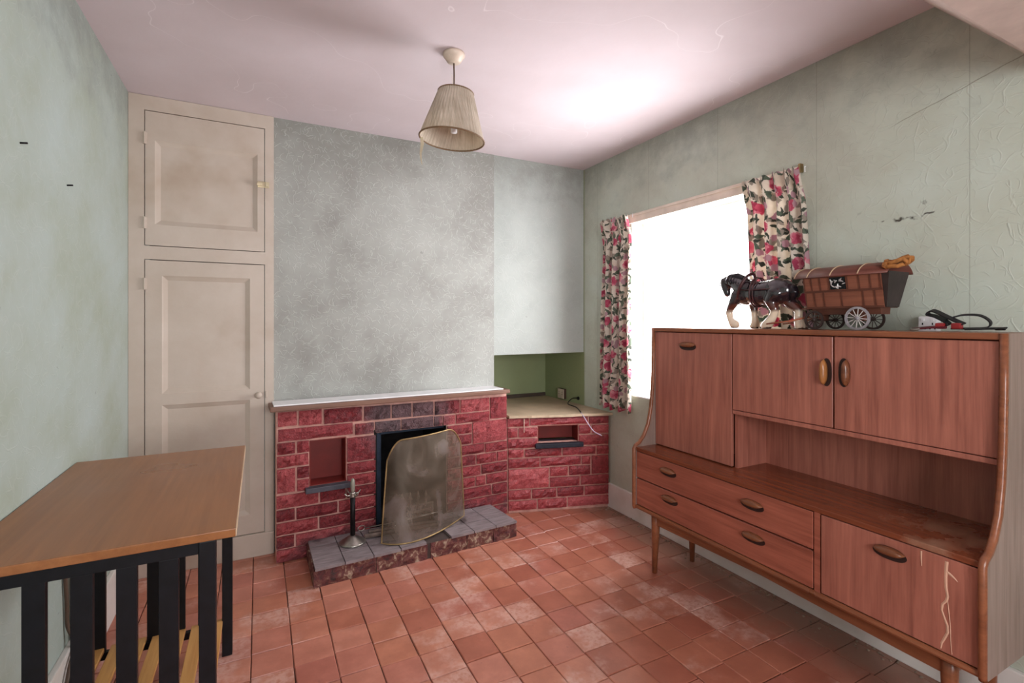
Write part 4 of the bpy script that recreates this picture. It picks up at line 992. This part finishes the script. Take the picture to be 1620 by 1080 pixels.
# ---------------------------------------------------------------- strap bundle and sockets
sp = thing('strap_bundle', (2.06, .78, TOP), 'coiled black webbing strap with red clips at the end of the sideboard', 'strap')
def webbing(pts, wd, th, mat, par, name):
    P = [Vector(p) for p in pts]; bm = bmesh.new(); prev = None
    for i, p in enumerate(P):
        d = (P[min(i + 1, len(P) - 1)] - P[max(i - 1, 0)]).normalized(); sd = Vector((1, 0, .25)); sd = (sd - d * sd.dot(d)).normalized(); up = d.cross(sd)
        cu = [bm.verts.new(p + sd * a * wd / 2 + up * b * th / 2) for a, b in ((-1, -1), (1, -1), (1, 1), (-1, 1))]
        if prev:
            for k in range(4): bm.faces.new((prev[k], prev[(k + 1) % 4], cu[(k + 1) % 4], cu[k]))
        else: bm.faces.new(cu)
        prev = cu
    bm.faces.new(prev); return obj(name, bm, mat, par)
M_web = plain('black_webbing', lin(28, 24, 28), .6, var=.3, scale=60); M_redp = plain('red_plastic', lin(150, 42, 44), .4, var=.1)
T = TOP + .002
def curve(pts, n=8):
    P = [Vector(p) for p in pts]; P = [P[0]] + P + [P[-1]]; out = []
    for i in range(1, len(P) - 2):
        for k in range(n):
            t = k / n; a, b, c, d = P[i - 1], P[i], P[i + 1], P[i + 2]
            out.append(.5 * ((2 * b) + (c - a) * t + (2 * a - 5 * b + 4 * c - d) * t * t + (3 * b - a - 3 * c + d) * t ** 3))
    return out + [P[-2]]
webbing(curve([(2.07, .905, T + .006), (2.06, .86, T + .010), (2.05, .80, T + .020), (2.06, .835, T + .046), (2.06, .862, T + .056), (2.055, .845, T + .068), (2.05, .80, T + .044), (2.05, .76, T + .022)]), .026, .004, M_web, sp, 'strap')
webbing(curve([(2.06, .81, T + .038), (2.07, .77, T + .052), (2.08, .73, T + .050), (2.08, .705, T + .030), (2.08, .712, T + .012), (2.07, .75, T + .008), (2.07, .80, T + .008)]), .014, .004, M_web, sp, 'strap')
webbing(curve([(2.06, .76, T + .006), (2.06, .71, T + .008), (2.06, .66, T + .010)]), .016, .004, M_web, sp, 'strap')
webbing(curve([(2.04, .90, T + .004), (2.03, .85, T + .010), (2.03, .80, T + .012)]), .018, .004, plain('maroon_webbing', lin(104, 34, 46), .6), sp, 'strap')
for y in (.818, .775): obj('clip', box(2.030, 2.056, y - .013, y + .013, T + .006, T + .026, .005), M_redp, sp)
obj('buckle', tube([(2.03 + .012 * math.cos(a), .885 + .014 * math.sin(a), T + .006 + .003 * math.cos(a)) for a in (2 * math.pi * k / 16 for k in range(16))], .003, 6, closed=True), M_silver, sp)
obj('buckle', tube([(2.04 + .010 * math.cos(a), .668 + .010 * math.sin(a), T + .006) for a in (2 * math.pi * k / 16 for k in range(16))], .003, 6, closed=True), M_iron, sp)

def socket(name, y0, y1, z0, z1, x, label, mat, rim=None):
    t = thing(name, (x, (y0 + y1) / 2, z0), label, 'socket')
    obj('back_box', box(x - .022, x - .001, y0, y1, z0, z1, .003), rim or mat, t)
    obj('face_plate', box(x - .028, x - .0225, y0 + .002, y1 - .002, z0 + .002, z1 - .002, .002), mat, t)
    bm = bmesh.new(); c = (y0 + y1) / 2; wd = (y1 - y0)
    for q in (-.25, .25):
        m_ = c + wd * q; zc = (z0 + z1) / 2
        box(x - .0285, x - .0279, m_ - .002, m_ + .002, zc + .010, zc + .018, 0, bm); box(x - .0285, x - .0279, m_ - .010, m_ - .005, zc - .006, zc - .002, 0, bm); box(x - .0285, x - .0279, m_ + .005, m_ + .010, zc - .006, zc - .002, 0, bm)
    obj('pin_holes', bm, M_dark, t)
    for q in (-.25, .25): obj('switch', box(x - .031, x - .0281, c + wd * q - .005, c + wd * q + .005, z1 - .018, z1 - .008, .001), mat, t)
    return t
socket('wall_socket', 3.33, 3.42, .675, .755, XR, 'double socket low on the green alcove wall', plain('socket_ivory', lin(206, 190, 172), .4), plain('socket_brown', lin(72, 50, 40), .5))
socket('wall_socket', .880, .94, 1.235, 1.318, XR, 'white socket on the wall behind the strap', M_white)
pts = curve([(XR - .004, 3.16, .705), (2.12, 3.13, .712), (2.035, 3.06, .690), (2.03, 2.95, .682), (1.99, 2.84, .672), (1.985, 2.79, .645), (2.0, 2.76, .60), (2.03, 2.735, .55), (2.08, 2.715, .52)], 7)
cab = thing('loose_cable', (2.03, 2.95, .663), 'loose black and lilac cable trailing over the edge of the brick counter', 'cable')
obj('black_sheath', tube(pts[:31], .0042, 8), plain('cable_black', lin(30, 28, 28), .5), cab, True)
o = obj('bare_core', tube(pts[30:], .0036, 8), plain('cable_lilac', lin(196, 180, 206), .4), cab, True); o['label'] = 'pale lilac inner wire'
obj('wire_end', tube([pts[-1], pts[-1] + Vector((.012, -.004, .003))], .002, 6), M_brass, cab)
obj('cable_outlet', lathe([(0, 0), (.014, 0), (.012, .008), (.005, .011), (0, .011)], (XR - .001, 3.16, .705), 14, Matrix.Rotation(-math.pi / 2, 3, 'Y')), M_iron, cab)
# thin brown tube down the left wall behind the table
pts = curve([(XL + .008, 2.145, .60), (XL + .008, 2.147, .47), (XL + .009, 2.158, .36), (XL + .010, 2.165, .27), (XL + .029, 2.168, .205), (XL + .031, 2.10, .16), (XL + .034, 2.02, .06), (XL + .04, 1.97, .006)], 6)
o = obj('wall_line', tube(pts, .006, 8), plain('line_brown', lin(92, 74, 62), .6), None, True); tag(o, 'thin brown line running down the left wall behind the table', 'cable')
for k, (y, z) in enumerate(((1.823, 1.79), (2.196, 1.765))):
    o = obj('nail', tube([(XL - .001, y, z), (XL + .016, y, z + .002)], .0028, 8), M_iron, None, True)
    bmn = None
    tag(o, ('rusty nail in the left wall nearest the picture edge', 'rusty nail in the left wall above the faint patch outline')[k], 'nail', 'nails in the left wall')
# plaster crumbs along the skirting
bm = bmesh.new(); rr = random.Random(12)
for k in range(150):
    y = rr.uniform(.9, 2.75); x = XR - .026 - abs(rr.gauss(0, .035)); r = rr.uniform(.002, .007) * (1.4 if y > 2.3 else 1)
    s = bmesh.new(); bmesh.ops.create_icosphere(s, subdivisions=1, radius=r)
    for v in s.verts: v.co = Vector((x + v.co.x * rr.uniform(.7, 1.3), y + v.co.y * rr.uniform(.7, 1.3), max(.0005, r * .35 + v.co.z * .6)))
    merge(bm, s)
o = obj('plaster_crumbs', bm, plain('crumbs', lin(150, 128, 112), .9, var=.3), None); tag(o, 'plaster crumbs scattered along the skirting under the window', 'debris', kind='stuff')
for o in bpy.data.objects:
    if '_loc' in o: del o['_loc']
